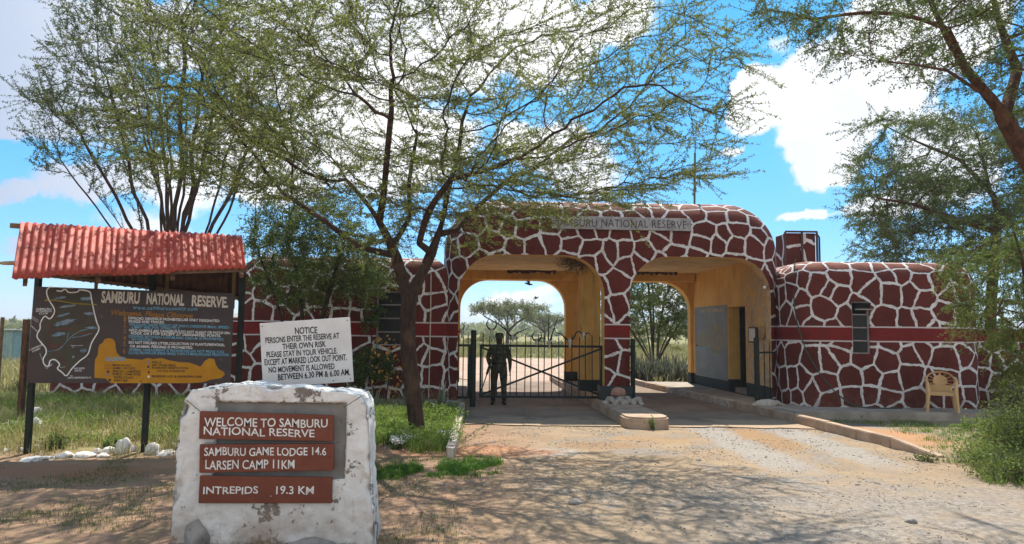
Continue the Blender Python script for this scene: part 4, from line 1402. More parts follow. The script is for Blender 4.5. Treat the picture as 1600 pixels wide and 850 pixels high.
for px, py, s in ((1190, 793, .05), (1424, 815, .06), (1138, 771, .028), (940, 763, .03), (1050, 760, .028), (1091, 719, .04), (1340, 757, .035), (1097, 755, .03), (1187, 847, .035), (805, 752, .03), (770, 690, .04), (1002, 806, .03)):
    g = gnd(px, py); rock(g.x, g.y, s, s * .8, s * .75, M['rock'], 'small brown stone lying loose on the dirt forecourt', 'loose stones on the forecourt', 'loose_stone')

# ---------------------------------------------------------------- gates
GY = 17.12


def gate_leaf(root, P0, P1, z0, z1, nbar, brace=True, spike=.30):
    """frame, bars with spear tips and a cross brace between two vertical lines"""
    P0, P1 = Vector(P0), Vector(P1); d = (P1 - P0); L = d.length; d.normalize()
    mb = MB(); t = .055
    mb.beam(P0 + Vector((0, 0, z1)), P1 + Vector((0, 0, z1)), t, t); mb.beam(P0 + Vector((0, 0, z0)), P1 + Vector((0, 0, z0)), t, t)
    for p in (P0 + d * t / 2, P1 - d * t / 2): mb.beam(p + Vector((0, 0, z0 + t / 2 + .002)), p + Vector((0, 0, z1 - t / 2 - .002)), t * .98, t * .98)
    mb.build('gate_frame', M['iron'], root)
    for k in range(nbar):
        u = (k + .5) / nbar + random.uniform(-.006, .006)
        p = P0.lerp(P1, u); h = spike * random.uniform(.75, 1.1); mb = MB()
        ln = Vector((random.uniform(-.012, .012), 0, 0))
        mb.tube([p + Vector((0, 0, z0)), p + Vector((0, 0, z1 + h * .55)) + ln], .012, 6)
        mb.tube([p + Vector((0, 0, z1 + h * .55)) + ln, p + Vector((0, 0, z1 + h * .68)) + ln, p + Vector((0, 0, z1 + h)) + ln * 1.4], [.006, .017, .002], 5)
        mb.build('bar', M['iron'], root)
    if brace:
        n = Vector((d.y, -d.x, 0)) * .03
        mb = MB(); mb.beam(P0 + Vector((0, 0, z1 - .03)) + n, P1 + Vector((0, 0, z0 + .03)) + n, .02, .045); mb.build('brace', M['iron'], root)
        mb = MB(); mb.beam(P0 + Vector((0, 0, z0 + .03)) + n * 1.75, P1 + Vector((0, 0, z1 - .03)) + n * 1.75, .02, .045); mb.build('brace', M['iron'], root)


gp0 = Vector((at(739, 600, GY - .12).x, GY - .12, 0))
pst = empty('gate_post', gp0, 'thick dark green iron post on which the closed gate hangs', 'gate post')
mb = MB(); mb.tube([gp0 + Vector((0, 0, -.1)), gp0 + Vector((0, 0, 1.8))], .068, 14); mb.build('pipe', M['iron'], pst, smooth=True)
mb = MB(); mb.tube([gp0 + Vector((0, 0, 1.8)), gp0 + Vector((0, 0, 1.83))], [.074, .05], 14); mb.build('cap', M['iron'], pst)
gx0, gx1 = at(749, 600, GY).x, at(942, 600, GY + .05).x
gt = empty('gate', (gx0, GY, 0), 'closed dark green iron gate with cross brace and spear-tipped bars', 'gate')
gate_leaf(gt, (gx0, GY, 0), (gx1, GY + .05, 0), .24, 1.46, 18)
fx = empty('fixed_railing', (gp0.x - .2, GY, 0), 'narrow fixed panel of iron bars between gate post and left wall', 'fence')
gate_leaf(fx, (at(711, 600, GY - .1).x, GY - .08, 0), (gp0.x - .06, GY - .1, 0), .22, 1.46, 3, False)
og = empty('gate', gw(.38, .5, 0), 'open iron gate folded back beside the middle pillar', 'gate')
gate_leaf(og, gw(.37, .05, .0), gw(.30, 2.35, .0), .24, 1.46, 13)
mb = MB(); q = gw(.37, -.06, 0); mb.tube([q + Vector((0, 0, 0)), q + Vector((0, 0, 1.66))], .05, 10); mb.build('gate_post', M['iron'], og)
rp = empty('post_stub', (at(1183, 600, 16.75).x, 16.75, .165), 'dark iron post with two bars standing before the office wall', 'gate post')
p = Vector((at(1183, 600, 16.75).x, 16.75, .1)); e = Vector((at(1211, 600, 16.98).x, 16.98, 0))
mb = MB(); mb.tube([p, p + Vector((0, 0, 1.62))], .062, 12); mb.build('pipe', M['iron'], rp, smooth=True)
mb = MB(); mb.beam(p + Vector((0, 0, 1.27)), Vector((e.x, e.y, 1.37)), .045, .045); mb.build('rail', M['iron'], rp)
for t in (.42, .72):
    b = p.lerp(Vector((e.x, e.y, .1)), t); mb = MB(); mb.tube([b, b + Vector((0, 0, 1.3)), b + Vector((0, 0, 1.6))], [.012, .012, .003], 5); mb.build('bar', M['iron'], rp)
rock(at(1200, 632, 16.62).x, 16.55, .34, .13, .10, M['kerb_white'], 'rough whitish stone block at the foot of the iron post', None, 'foot_block', z=.16)


# ---------------------------------------------------------------- skulls hung on the gate
def skull(base, label, horns, size=1.0, turn=0.0, thick=.022):
    """horns: lists of offsets (x right, z up, y away) in metres from the skull's brow"""
    B = Vector(base)
    r = empty('horned_skull', B, label, 'skull', 'skulls hung along the gate')
    R = Matrix.Rotation(turn, 3, 'Z')
    def T(x, y, z): return B + R @ (Vector((x, y, z)) * size)
    mb = MB(); mb.tube([T(0, .05, .05), T(0, .02, .055), T(0, -.03, .02), T(0, -.06, -.05), T(0, -.075, -.13), T(0, -.078, -.16)],
                       [(.02 * size, .02 * size), (.052 * size, .045 * size), (.055 * size, .05 * size), (.04 * size, .035 * size), (.025 * size, .022 * size), (.012 * size, .01 * size)], 10, squash=(1, 0, 0))
    sk = mb.build('skull', M['bone'], r, smooth=True, sharp=60)
    for s in (-1, 1):
        mb = MB(); mb.ball(T(s * .047, -.045, .0), .016 * size, 8, 6); mb.build('eye_socket', M['letter_black'], sk)
    for hn in horns:
        pts = [B + Vector((hn[0][0] * .35, 0, .05 * size))] + [B + Vector((a, (c[0] if c else 0), b_)) for a, b_, *c in hn]
        n = len(pts); sp = [Vector(q) for q in spline([tuple(q) for q in pts], 5)]
        mb = MB(); mb.tube(sp, [thick * (1 - .85 * (k / (len(sp) - 1)) ** 1.3) for k in range(len(sp))], 7); mb.build('horn', M['horn'], r, smooth=True)
    return r


def gp(px, py, dy=0.0): return at(px, py, GY - .07 + dy)
skull(gp(721, 519, -.05), 'horned skull at the left end of the gate, by the wall', [[(-.08, .02), (-.20, .07), (-.30, .12)], [(.05, .09), (.06, .17), (.0, .22)]], .9, .3)
skull(gp(768, 517), 'skull with ring-shaped horns above the guard on the gate', [[(-.07, .06), (-.12, .16), (-.08, .27), (-.03, .33)], [(.07, .05), (.12, .15), (.09, .25), (.04, .30)]], .7)
skull(gp(801, 527), 'skull with two wide sweeping horns right beside the guard', [[(-.10, .08), (-.18, .20), (-.27, .25), (-.26, .38)], [(.10, .10), (.25, .17), (.36, .22)]], .7)
skull(gp(838, 533), 'small skull with two short curled horns on the gate middle', [[(-.06, .03), (-.10, .12), (-.06, .20), (-.03, .24)], [(.06, .02), (.12, .10), (.11, .19), (.07, .23)]], .7, thick=.024)
skull(gp(858, 536), 'skull with two very long straight horns on the gate', [[(-.02, .15), (-.015, .45), (.0, .80)], [(.05, .15), (.14, .42), (.25, .74)]], .85, thick=.02)
skull(gp(890, 534), 'skull with long spreading wavy horns on the gate', [[(-.10, .08), (-.20, .18), (-.32, .22), (-.37, .34)], [(.10, .09), (.16, .22), (.28, .27), (.25, .40)]], .95)
skull(gp(912, 524), 'pale skull with drooping horn near the hinge end of the gate', [[(.06, .04), (.12, .06), (.18, -.02)], [(-.05, .05), (-.12, .10), (-.16, .06)]], .8, -.3)

# stones and bones on the island
b0 = at(967, 628, 16.3); bz = .215
o = link('capped_stone', rock_mesh('capped_stone', .19, .17, .15, 3.3, 3, .12, .4), M['pink_stone'], smooth=True)
mb = MB(); mb.tube([(b0.x, 16.42, bz), (b0.x + .01, 16.42, bz + .10), (b0.x, 16.42, bz + .17)], [.10, .085, .10], 12)
st = empty('mushroom_stone', (b0.x, 16.42, bz), 'pinkish mushroom-shaped stone on the island at the middle pillar', 'stone')
mb.build('stalk', M['bone'], st, smooth=True); o.name = 'stone_cap'
o.location = (0, 0, bz + .14 - bz); o.parent = st
for i, (px, s, rz, sc, lab) in enumerate(((955, 1, .4, .8, 'bleached skull at the left of the bone heap on the island'), (968, 1, -.5, .9, 'bleached skull in the middle of the bone heap on the island'), (981, 1, .2, .9, 'bleached skull beside the heap middle, facing the visitor'), (994, -1, -1.1, .8, 'bleached skull at the right end of the bone heap'))):
    c = at(px, 632, 16.1); c = Vector((c.x, 16.12 - .05 * (i % 2), bz))
    r = empty('animal_skull', c, lab, 'skull', 'bleached skulls on the island', )
    R = Matrix.Rotation(rz, 3, 'Z'); mb = MB()
    T = lambda x, y, z: c + R @ (Vector((x, y, z)) * sc)
    mb.tube([T(0, .16, .07), T(0, .12, .085), T(0, .02, .09), T(0, -.12, .065), T(0, -.22, .045), T(0, -.25, .04)], [(.03, .03), (.09, .08), (.105, .085), (.065, .055), (.05, .04), (.02, .015)], 12, squash=(1, 0, 0))
    for s in (-1, 1): mb.tube([T(s * .10, .08, .10), T(s * .15, .03, .08), T(s * .13, -.05, .05)], [.025, .022, .012], 6)
    sk = mb.build('skull', M['bone'], r, smooth=True, sharp=60)
    for s in (-1, 1):
        mb = MB(); mb.ball(T(s * .07, -.02, .12), .026, 8, 6); mb.build('eye_socket', M['letter_black'], sk)
for px, py, s in ((946, 634, .06), (961, 636, .07), (975, 637, .08), (988, 636, .07), (1001, 635, .06), (971, 629, .09)):
    c = at(px, py, 16.0); rock(c.x, 16.0 - random.uniform(0, .1), s * 1.4, s, s, M['bone'], 'small pale bone fragment in the heap on the island', 'bone fragments on the island', 'bone_fragment', z=bz - .01, rz=random.uniform(0, 3))

# ---------------------------------------------------------------- things on the office wall
def onwall(y, z, lift=.012): return gw(3.86 - lift, y, z)
wm = empty('wall_map', onwall(4.5, .45, 0), 'large faded grey map painted on the yellow office wall', 'map')
TLz = 2.62
wp = Panel(onwall(5.92, TLz), onwall(3.14, TLz), onwall(3.14, .46), onwall(5.92, .46), .01, 'painting', M['wall_map'], wm)
mb = MB(); put_text(mb, wp, 'MAP OF SAMBURU', .22, .085, .93, .085, .05, bold=.02, lift=.004); mb.build('lettering', M['letter_cream'], wp.o)
land = [(.12, .55), (.13, .42), (.28, .37), (.45, .33), (.50, .24), (.62, .25), (.74, .22), (.86, .30), (.92, .48), (.83, .60), (.74, .67), (.62, .68), (.5, .63), (.46, .58), (.36, .56), (.2, .58)]
mb = MB(); blob(mb, wp, spline(land + [land[0]], 3)[:-1], lift=.003); mb.build('map_land', M['wall_map_land'], wp.o)
mb = MB(); ribbon(mb, wp, spline([(.0, .60), (.12, .585), (.25, .60), (.36, .575), (.46, .57), (.55, .65), (.66, .68), (.72, .66)], 5), .012, lift=.004); mb.build('map_river', M['letter_blue'], wp.o)
mb = MB(); blob(mb, wp, [(.02, .55), (.06, .54), (.10, .56), (.11, .585), (.05, .58)], lift=.004); mb.build('map_patch', M['map_red'], wp.o)
for k in range(5):
    mb = MB(); ribbon(mb, wp, [(.06, .89 + k * .02), (.2, .891 + k * .02), (.30 + .05 * (k % 3), .89 + k * .02)], .004, lift=.004); mb.build('faded_line', M['letter_grey'], wp.o)
nx = empty('notice_case', onwall(1.2, 1.6, 0), 'small framed white notice fixed to the worn office wall', 'notice')
c = Panel(onwall(1.50, 1.98, .07), onwall(1.02, 1.98, .07), onwall(1.02, 1.58, .07), onwall(1.50, 1.58, .07), .06, 'case', M['rust'], nx)
c2 = Panel(onwall(1.45, 1.945, .075), onwall(1.07, 1.945, .075), onwall(1.07, 1.615, .075), onwall(1.45, 1.615, .075), .004, 'paper', M['notice'], nx)
mb = MB(); mb.tube([onwall(.72, 1.84, .0), onwall(.72, 1.84, .05), onwall(.72, 1.84, .07)], [.16, .17, .10], 16)
tag(mb.build('round_plaque', M['pale_wood'], smooth=True, sharp=40), 'round tan disc hanging on the office wall behind the iron post', 'plaque')
lamp = empty('wall_lamp', on_front(1196, 443, .02), 'tiny lamp fixed inside the right arch near the top', 'lamp')
lp = gw(3.72, .12, 2.95)
mb = MB(); mb.tube([lp + Vector((.06, 0, .02)), lp + Vector((-.05, -.02, 0))], .015, 6); mb.build('arm', M['wire'], lamp)
mb = MB(); mb.ball(lp + Vector((-.08, -.02, -.01)), .04, 10, 7); mb.build('bulb', M['letter_white'], lamp, smooth=True)

# ---------------------------------------------------------------- garden hose down the corner of the office block
hp = [(1243, 404, 16.75), (1241, 425, 16.62), (1240, 455, 16.55), (1243, 490, 16.45), (1250, 520, 16.33), (1262, 552, 16.22), (1282, 585, 16.2), (1305, 612, 16.18), (1328, 630, 16.15), (1350, 637, 16.05), (1380, 638.5, 15.95), (1410, 638, 15.9)]
pts = []
for px, py, Y in hp:
    q = at(px, py, Y); q.z = max(q.z, .185); pts.append(tuple(q))
mb = MB(); mb.tube(spline(pts, 6), .014, 7); tag(mb.build('garden_hose', M['hose'], smooth=True), 'dark green hose hanging down the corner of the office block', 'hose')

# ---------------------------------------------------------------- plastic armchair
CH0 = Vector((at(1471, 620, 15.62).x, 15.62, .165))
ch = empty('plastic_chair', CH0, 'beige plastic armchair standing against the office block', 'chair', rz=0)
CR = Matrix.Rotation(radians(-28), 3, 'Z')
def Tc(x, y, z): return CH0 + CR @ Vector((x, y, z))
def cbuild(mb, name): return mb.build(name, M['beige'], ch, smooth=True, sharp=50)
rowsS = []
for j in range(9):
    row = []
    for i in range(9):
        u, v = i / 8 * 2 - 1, j / 8 * 2 - 1
        row.append(tuple(Tc(u * (.25 - .03 * v), v * .235, .43 - .025 * (1 - u * u) * (1 - v * v * .5) - .012 * max(0, -v - .6))))
    rowsS.append(row)
o = grid_mesh('seat', np.array(rowsS), M['beige'], ch); o.modifiers.new('s', 'SOLIDIFY').thickness = .02; apply_mods(o)
mb = MB()                                     # apron under the seat
for a, b in (((-.27, -.23), (.27, -.23)), ((-.27, -.23), (-.23, .23)), ((.27, -.23), (.23, .23))):
    mb.beam(Tc(*a, .39), Tc(*b, .39), .025, .07)
cbuild(mb, 'apron')
for sx, sy in ((-1, -1), (1, -1), (-1, 1), (1, 1)):
    mb = MB(); bx, by = (.29 if sy < 0 else .27) * sx, (-.27 if sy < 0 else .30)
    tx, ty = (.255 if sy < 0 else .225) * sx, (-.225 if sy < 0 else .225)
    top = .66 if sy < 0 else .44
    k = (top - 0) / .44
    mb.tube([Tc(bx, by, 0), Tc(bx + (tx - bx) * .5, by + (ty - by) * .5, .22), Tc(tx, ty, .44)] + ([Tc(tx + .02 * sx, ty + .01, .66)] if sy < 0 else []),
            [(.030, .024), (.038, .030), (.048, .036)] + ([(.030, .022)] if sy < 0 else []), 8, squash=tuple(CR @ Vector((1, 0, 0))))
    cbuild(mb, 'leg')
for s in (-1, 1):                               # arms sweep up into the back hoop
    mb = MB(); mb.tube(spline([tuple(Tc(s * .275, -.24, .655)), tuple(Tc(s * .29, -.10, .665)), tuple(Tc(s * .285, .06, .69)), tuple(Tc(s * .265, .19, .735))], 5), [(.036, .014)] * 16, 8, squash=tuple(CR @ Vector((1, 0, 0))))
    cbuild(mb, 'armrest')
bk = MB(); hoop = []
for k in range(17):
    a = -.25 * pi + 1.5 * pi * k / 16
    hoop.append(tuple(Tc(.275 * cos(a), .26 + .05 * sin(a) - .06 * abs(cos(a)), .66 + .185 * sin(a))))
bk.tube(hoop, [(.032, .016)] * 17, 8, squash=tuple(CR @ Vector((0, 1, 0))))
disc = []
rowsB = []
for j in range(7):
    r_ = j / 6; row = []
    for k in range(25):
        a = 2 * pi * k / 24
        row.append(tuple(Tc(.145 * r_ * cos(a), .30 - .03 * r_ * abs(cos(a)), .645 + .125 * r_ * sin(a))))
    rowsB.append(row)
cbuild(bk, 'back_hoop')
o = grid_mesh('backrest', np.array(rowsB), M['beige'], ch); o.modifiers.new('s', 'SOLIDIFY').thickness = .014; apply_mods(o)
for k in range(9):
    a = -.15 * pi + 1.3 * pi * k / 8
    mb = MB(); mb.beam(Tc(.13 * cos(a), .285, .645 + .11 * sin(a)), Tc(.268 * cos(a), .262 + .05 * sin(a) - .055 * abs(cos(a)), .66 + .18 * sin(a)), .03, .010); cbuild(mb, 'back_slat')
for s in (-1, 1):
    mb = MB(); mb.beam(Tc(s * .20, .225, .42), Tc(s * .19, .27, .56), .045, .018); cbuild(mb, 'back_support')
mb = MB(); mb.beam(Tc(-.19, .25, .49), Tc(.19, .25, .49), .015, .14); cbuild(mb, 'lower_back')

# ---------------------------------------------------------------- teal shed far left
sh = empty('shed', (at(6, 540, 34).x, 34.5, 0), 'small pale teal corrugated shed far off at the left edge', 'shed')
x1 = wx(22, 33); zt = wz(10, 517, 33)
rows = []
for zz in (0, zt):
    rows.append([(x1 - 3 + k * .025, 33 + .02 * sin(k * .9), zz) for k in range(121)])
o = grid_mesh('front_sheet', np.array(rows), M['teal'], sh)
mb = MB(); mb.box((x1 - 1.5, 34.05, zt / 2), (2.98, 2.0, zt - .02)); mb.build('wall', M['teal'], sh)
mb = MB(); mb.box((x1 - 1.5, 34.0, zt + .05), (3.2, 2.3, .05)); mb.build('roof', M['sign_grey'], sh)


# ---------------------------------------------------------------- the guard
def skin_mesh(name, pts, edges, rad, root, sub=2):
    me = bpy.data.meshes.new(name); me.from_pydata(pts, edges, [])
    o = bpy.data.objects.new(name, me); C.objects.link(o)
    md = o.modifiers.new('skin', 'SKIN'); md.use_smooth_shade = True
    sv = me.skin_vertices[0].data
    for i, r in enumerate(rad): sv[i].radius = r if isinstance(r, tuple) else (r, r)
    sv[root].use_root = True
    ss = o.modifiers.new('sub', 'SUBSURF'); ss.levels = sub; ss.render_levels = sub
    apply_mods(o)
    return o


gpos = Vector((at(779, 632, 17.62).x, 17.62, .006))
gd = empty('person', gpos, 'guard in dark camouflage uniform and cap standing behind the closed gate', 'person')
SK = [((0, 0, .93), (.155, .11)), ((0, .005, 1.08), (.142, .10)), ((0, .01, 1.24), (.165, .115)), ((0, .01, 1.38), (.15, .105)), ((0, .0, 1.465), .058), ((0, -.012, 1.53), .056), ((0, -.02, 1.60), (.075, .092)), ((0, -.012, 1.675), (.074, .09)),
      ((.185, .01, 1.395), .066), ((.235, .03, 1.26), .054), ((.262, .03, 1.12), .047), ((.275, -.01, .98), .038), ((.272, -.035, .87), .028),
      ((-.185, .01, 1.395), .066), ((-.245, .03, 1.26), .054), ((-.275, .02, 1.12), .047), ((-.245, -.10, 1.02), .038), ((-.225, -.18, .96), .028),
      ((.098, .0, .86), .105), ((.115, -.005, .68), .086), ((.122, -.01, .49), .062), ((.128, .01, .30), .060), ((.132, .02, .10), .045), ((.14, -.06, .05), (.042, .034)), ((.148, -.16, .035), (.040, .024)),
      ((-.098, .0, .86), .105), ((-.115, -.005, .68), .086), ((-.125, -.01, .49), .062), ((-.135, .01, .30), .060), ((-.142, .02, .10), .045), ((-.152, -.06, .05), (.042, .034)), ((-.165, -.16, .035), (.040, .024)),
      ((0, -.118, 1.60), .014), ((.082, .0, 1.61), .016), ((-.082, .0, 1.61), .016)]
ED = [(0, 1), (1, 2), (2, 3), (3, 4), (4, 5), (5, 6), (6, 7), (3, 8), (8, 9), (9, 10), (10, 11), (11, 12), (3, 13), (13, 14), (14, 15), (15, 16), (16, 17),
      (0, 18), (18, 19), (19, 20), (20, 21), (21, 22), (22, 23), (23, 24), (0, 25), (25, 26), (26, 27), (27, 28), (28, 29), (29, 30), (30, 31), (6, 32), (6, 33), (6, 34)]
PT = [p for p, r in SK]; RD = [r for p, r in SK]
# hands: palm and five fingers, each finger a short bent chain rooted in the palm
for wi, s, hd in ((12, 1, Vector((.0, -.012, -1))), (17, -1, Vector((.25, -.45, -.85)))):
    w = Vector(PT[wi]); hd = hd.normalized(); side = Vector((0, 1, 0)) - hd * hd.y; side.normalize(); nrm = hd.cross(side).normalized()
    palm = len(PT); PT.append(tuple(w + hd * .05)); RD.append((.034, .018)); ED.append((wi, palm))
    for k, (o_, ln) in enumerate(((-.030, .075), (-.010, .085), (.010, .08), (.029, .062))):
        b = len(PT); a0_ = w + hd * .085 + side * o_; a1_ = a0_ + hd * ln * .5 + nrm * .006 * s; a2_ = a1_ + hd * ln * .45 - nrm * .018 * s
        PT += [tuple(a0_), tuple(a1_), tuple(a2_)]; RD += [.0095, .009, .007]; ED += [(palm, b), (b, b + 1), (b + 1, b + 2)]
    b = len(PT); a0_ = w + hd * .035 - side * .035; a1_ = a0_ + hd * .035 - side * .018; PT += [tuple(a0_), tuple(a1_)]; RD += [.011, .008]; ED += [(palm, b), (b, b + 1)]
RD = [((r, r) if not isinstance(r, tuple) else r) for r in RD]
RD = [(r[0] * 1.28, r[1] * 1.28) if i < 32 and i not in (6, 7) else (r[0] * 1.1, r[1] * 1.1) for i, r in enumerate(RD)]
body = skin_mesh('body', PT, ED, RD, 0)
for m_ in (M['camo'], M['skin'], M['boot']): body.data.materials.append(m_)
for p in body.data.polygons:
    c = p.center
    if c.z > 1.465: p.material_index = 1
    elif c.z < .22: p.material_index = 2
    elif (c.x > .2 and c.z < .87) or (c.x < -.17 and c.y < -.17): p.material_index = 1
body.parent = gd
for o_ in (body,): o_.location = (0, 0, 0)
def gchild(mb, name, mat):
    o = mb.build(name, mat, None, smooth=True, sharp=50); o.parent = gd; return o
mb = MB(); mb.tube([(0, -.01, 1.645), (0, -.01, 1.70), (0, -.01, 1.745), (0, -.01, 1.765)], [(.094, .108), (.105, .118), (.10, .112), (.05, .06)], 16, squash=(1, 0, 0))
mb.tube([(0, -.09, 1.66), (0, -.15, 1.648), (0, -.19, 1.638)], [(.085, .010), (.075, .008), (.045, .005)], 10, squash=(1, 0, 0)); gchild(mb, 'cap', M['camo'])
mb = MB(); mb.tube([(0, 0, .985), (0, 0, 1.035)], [(.195, .145), (.195, .145)], 18, squash=(1, 0, 0)); gchild(mb, 'belt', M['boot'])
for s in (-1, 1):
    mb = MB(); mb.ball((s * .03, -.098, 1.622), (.013, .008, .009), 8, 6); gchild(mb, 'eye', M['letter_white'])
mb = MB(); mb.tube([(-.028, -.103, 1.552), (0, -.110, 1.55), (.028, -.103, 1.552)], [.005, .009, .005], 6); gchild(mb, 'mouth', M['door_dark'])
for s in (-1, 1):
    x = .138 * s
    mb = MB(); mb.tube([(x, .02, .27), (x, .02, .12), (x, .0, .06)], [(.064, .066), (.058, .064), (.058, .07)], 12, squash=(1, 0, 0))
    mb.tube([(x, .07, .04), (x + .004 * s, -.03, .045), (x + .012 * s, -.12, .04), (x + .02 * s, -.195, .03)], [(.05, .04), (.056, .045), (.056, .038), (.035, .024)], 12, squash=(1, 0, 0)); gchild(mb, 'boot', M['boot'])
rf = empty('rifle', gpos + Vector((-.28, -.2, .4)), 'dark rifle held muzzle-down at the side of the guard', 'rifle')
A, B = gpos + Vector((-.19, -.22, 1.08)), gpos + Vector((-.42, -.24, .34))
mb = MB(); mb.tube([A.lerp(B, .42), B], [.014, .011], 7); mb.build('barrel', M['boot'], rf)
mb = MB(); mb.beam(A.lerp(B, -.05), A.lerp(B, .45), .035, .06); mb.build('receiver', M['boot'], rf)
mb = MB(); mb.prism([A.lerp(B, -.05) + Vector((-.02, 0, 0)), A.lerp(B, -.05) + Vector((.03, 0, .01)), A.lerp(B, -.34) + Vector((.06, 0, 0)), A.lerp(B, -.34) + Vector((-.05, 0, -.02))], (0, .03, 0)); mb.build('stock', M['door_dark'], rf)

# ---------------------------------------------------------------- birds
def bird(p, s, label, bank):
    r = empty('bird', p, label, 'bird', 'birds in flight')
    R = Matrix.Rotation(bank, 3, 'Y'); P = Vector(p)
    mb = MB(); mb.tube([P + R @ Vector(q) * s for q in ((-.5, 0, .02), (-.25, 0, .02), (.1, 0, 0), (.38, 0, .03), (.5, 0, .02))], [.03 * s, .09 * s, .12 * s, .07 * s, .01 * s], 8); mb.build('body', M['bird'], r, smooth=True)
    for sd in (-1, 1):
        mb = MB(); vs = [P + R @ Vector(q) * s for q in ((.15, .05 * sd, .05), (-.12, .05 * sd, .05), (-.25, .75 * sd, .32), (-.45, 1.15 * sd, .2), (.05, .7 * sd, .36))]
        mb.add(vs + [v - Vector((0, 0, .02 * s)) for v in vs], [(0, 1, 2, 4), (2, 3, 4), (5, 9, 7, 6), (7, 9, 8), (0, 5, 6, 1), (1, 6, 7, 2), (2, 7, 8, 3), (3, 8, 9, 4), (4, 9, 5, 0)]); mb.build('wing', M['bird'], r)


bird(at(826, 444, 22.6), .28, 'dark bird gliding just below the ceiling of the entry arch', .2)
bird(at(838, 466, 40), .34, 'small dark bird flying in the sky behind the entry arch', -.5)
bird(at(1220, 137, 45), .28, 'tiny dark bird against the big white cloud', .9)
# ---------------------------------------------------------------- plants
rngs = np.random.default_rng


def unit(v):
    return v / np.maximum(np.linalg.norm(v, axis=-1, keepdims=True), 1e-9)


def grow(att, start, parent, step, infl, kill, iters, rng, up=0.0, jit=.25, maxkids=3):
    """space colonisation: branches reach out for the points in 'att'"""
    P = [np.array(p, float) for p in start]; par = list(parent)
    kids = [0] * len(P)
    for q in par:
        if q >= 0: kids[q] += 1
    att = np.asarray(att, float)
    N = np.array(P)
    d = np.full(len(att), 1e9); near = np.zeros(len(att), int)
    for i, p in enumerate(N):
        dd = np.linalg.norm(att - p, axis=1); m = dd < d; d[m] = dd[m]; near[m] = i
    alive = d > kill
    for it in range(iters):
        act = alive & (d < infl)
        if not act.any(): break
        idx = near[act]
        arr = np.array(P)
        dirs = unit(att[act] - arr[idx])
        acc = np.zeros((len(P), 3)); np.add.at(acc, idx, dirs)
        src = np.unique(idx)
        newp = []
        for s in src:
            if kids[s] >= maxkids:
                alive[act & (near == s)] = False
                continue
            v = acc[s]; v = v / (np.linalg.norm(v) + 1e-9)
            v = v + rng.normal(0, jit, 3); v[2] += up
            v /= np.linalg.norm(v)
            newp.append(P[s] + v * step); par.append(int(s)); kids[s] += 1; kids.append(0)
        if not newp: continue
        b = len(P); P += newp
        for k, p in enumerate(newp):
            dd = np.linalg.norm(att - p, axis=1); m = dd < d; d[m] = dd[m]; near[m] = b + k
        alive &= d > kill
    return np.array(P), np.array(par)


def clumpy(q, s=.8, thr=-.05, zs=1.7, o=0.0):
    """thin out a cloud of points so that boughs and gaps alternate"""
    m = np.array([mnoise.fractal(Vector((p[0] * s + o, p[1] * s, p[2] * s * zs)), 1, 2, 3) > thr for p in q])
    return q[m]


def radii(P, par, rtip, rbase, taper_fix=None):
    n = len(P); tips = np.zeros(n)
    haskid = np.zeros(n, bool); haskid[par[par >= 0]] = True
    tips[~haskid] = 1
    for i in range(n - 1, -1, -1):
        if par[i] >= 0: tips[par[i]] += tips[i]
    e = math.log(rbase / rtip) / math.log(max(2, tips.max()))
    return rtip * np.maximum(tips, 1) ** e, haskid


def wood(name, P, par, R, mat, parent, thin=3):
    n = len(P); kids = [[] for _ in range(n)]
    for i in range(n):
        if par[i] >= 0: kids[par[i]].append(i)
    V, F = [], []
    stack = [(i, -1) for i in range(n) if par[i] < 0]
    while stack:
        s, pr = stack.pop()
        chain = ([pr] if pr >= 0 else []) + [s]
        while kids[chain[-1]]:
            ks = sorted(kids[chain[-1]], key=lambda k: -R[k])
            for k in ks[1:]: stack.append((k, chain[-1]))
            chain.append(ks[0])
        if len(chain) < 2: continue
        rmax = R[chain[1]]
        ns = 10 if rmax > .06 else 6 if rmax > .02 else thin + 1 if rmax > .009 else thin
        pts = P[chain]
        rr = R[chain].copy()
        if pr >= 0: rr[0] = min(rr[0], rr[1] * 1.25)
        rr[-1] *= .5
        tg = unit(np.gradient(pts, axis=0) if len(pts) > 2 else np.repeat(pts[1:] - pts[:1], 2, 0))
        ref = np.cross(tg[0], (0.3, 0.5, 0.81)); ref /= np.linalg.norm(ref) + 1e-9
        b = len(V)
        ang = np.arange(ns) * 2 * pi / ns
        for p, t, r in zip(pts, tg, rr):
            ref = ref - t * ref.dot(t); ref /= np.linalg.norm(ref) + 1e-9
            q = np.cross(t, ref)
            V.extend((p + r * (np.cos(ang)[:, None] * ref + np.sin(ang)[:, None] * q)).tolist())
        for i in range(len(chain) - 1):
            for k in range(ns):
                k2 = (k + 1) % ns
                F.append((b + i * ns + k, b + i * ns + k2, b + (i + 1) * ns + k2, b + (i + 1) * ns + k))
    me = bpy.data.meshes.new(name); me.from_pydata(V, [], F); me.update()
    return link(name, me, mat, parent, smooth=True)


def diamonds(C_, A, L, W, rng, flat=0.0):
    """leaf-shaped quads: centre, axis direction, length, width"""
    n = len(C_)
    B = rng.normal(0, 1, (n, 3)); B[:, 2] *= (1 - flat)
    B = unit(np.cross(A, B)); 
    if flat:
        up = np.tile((0, 0, 1.0), (n, 1)); Bf = unit(np.cross(A, up) + 1e-6); B = unit(B * (1 - flat) + Bf * flat)
    L = np.broadcast_to(L, n)[:, None]; W = np.broadcast_to(W, n)[:, None]
    return np.stack([C_, C_ + A * L * .5 + B * W * .5, C_ + A * L, C_ + A * L * .5 - B * W * .5], 1)


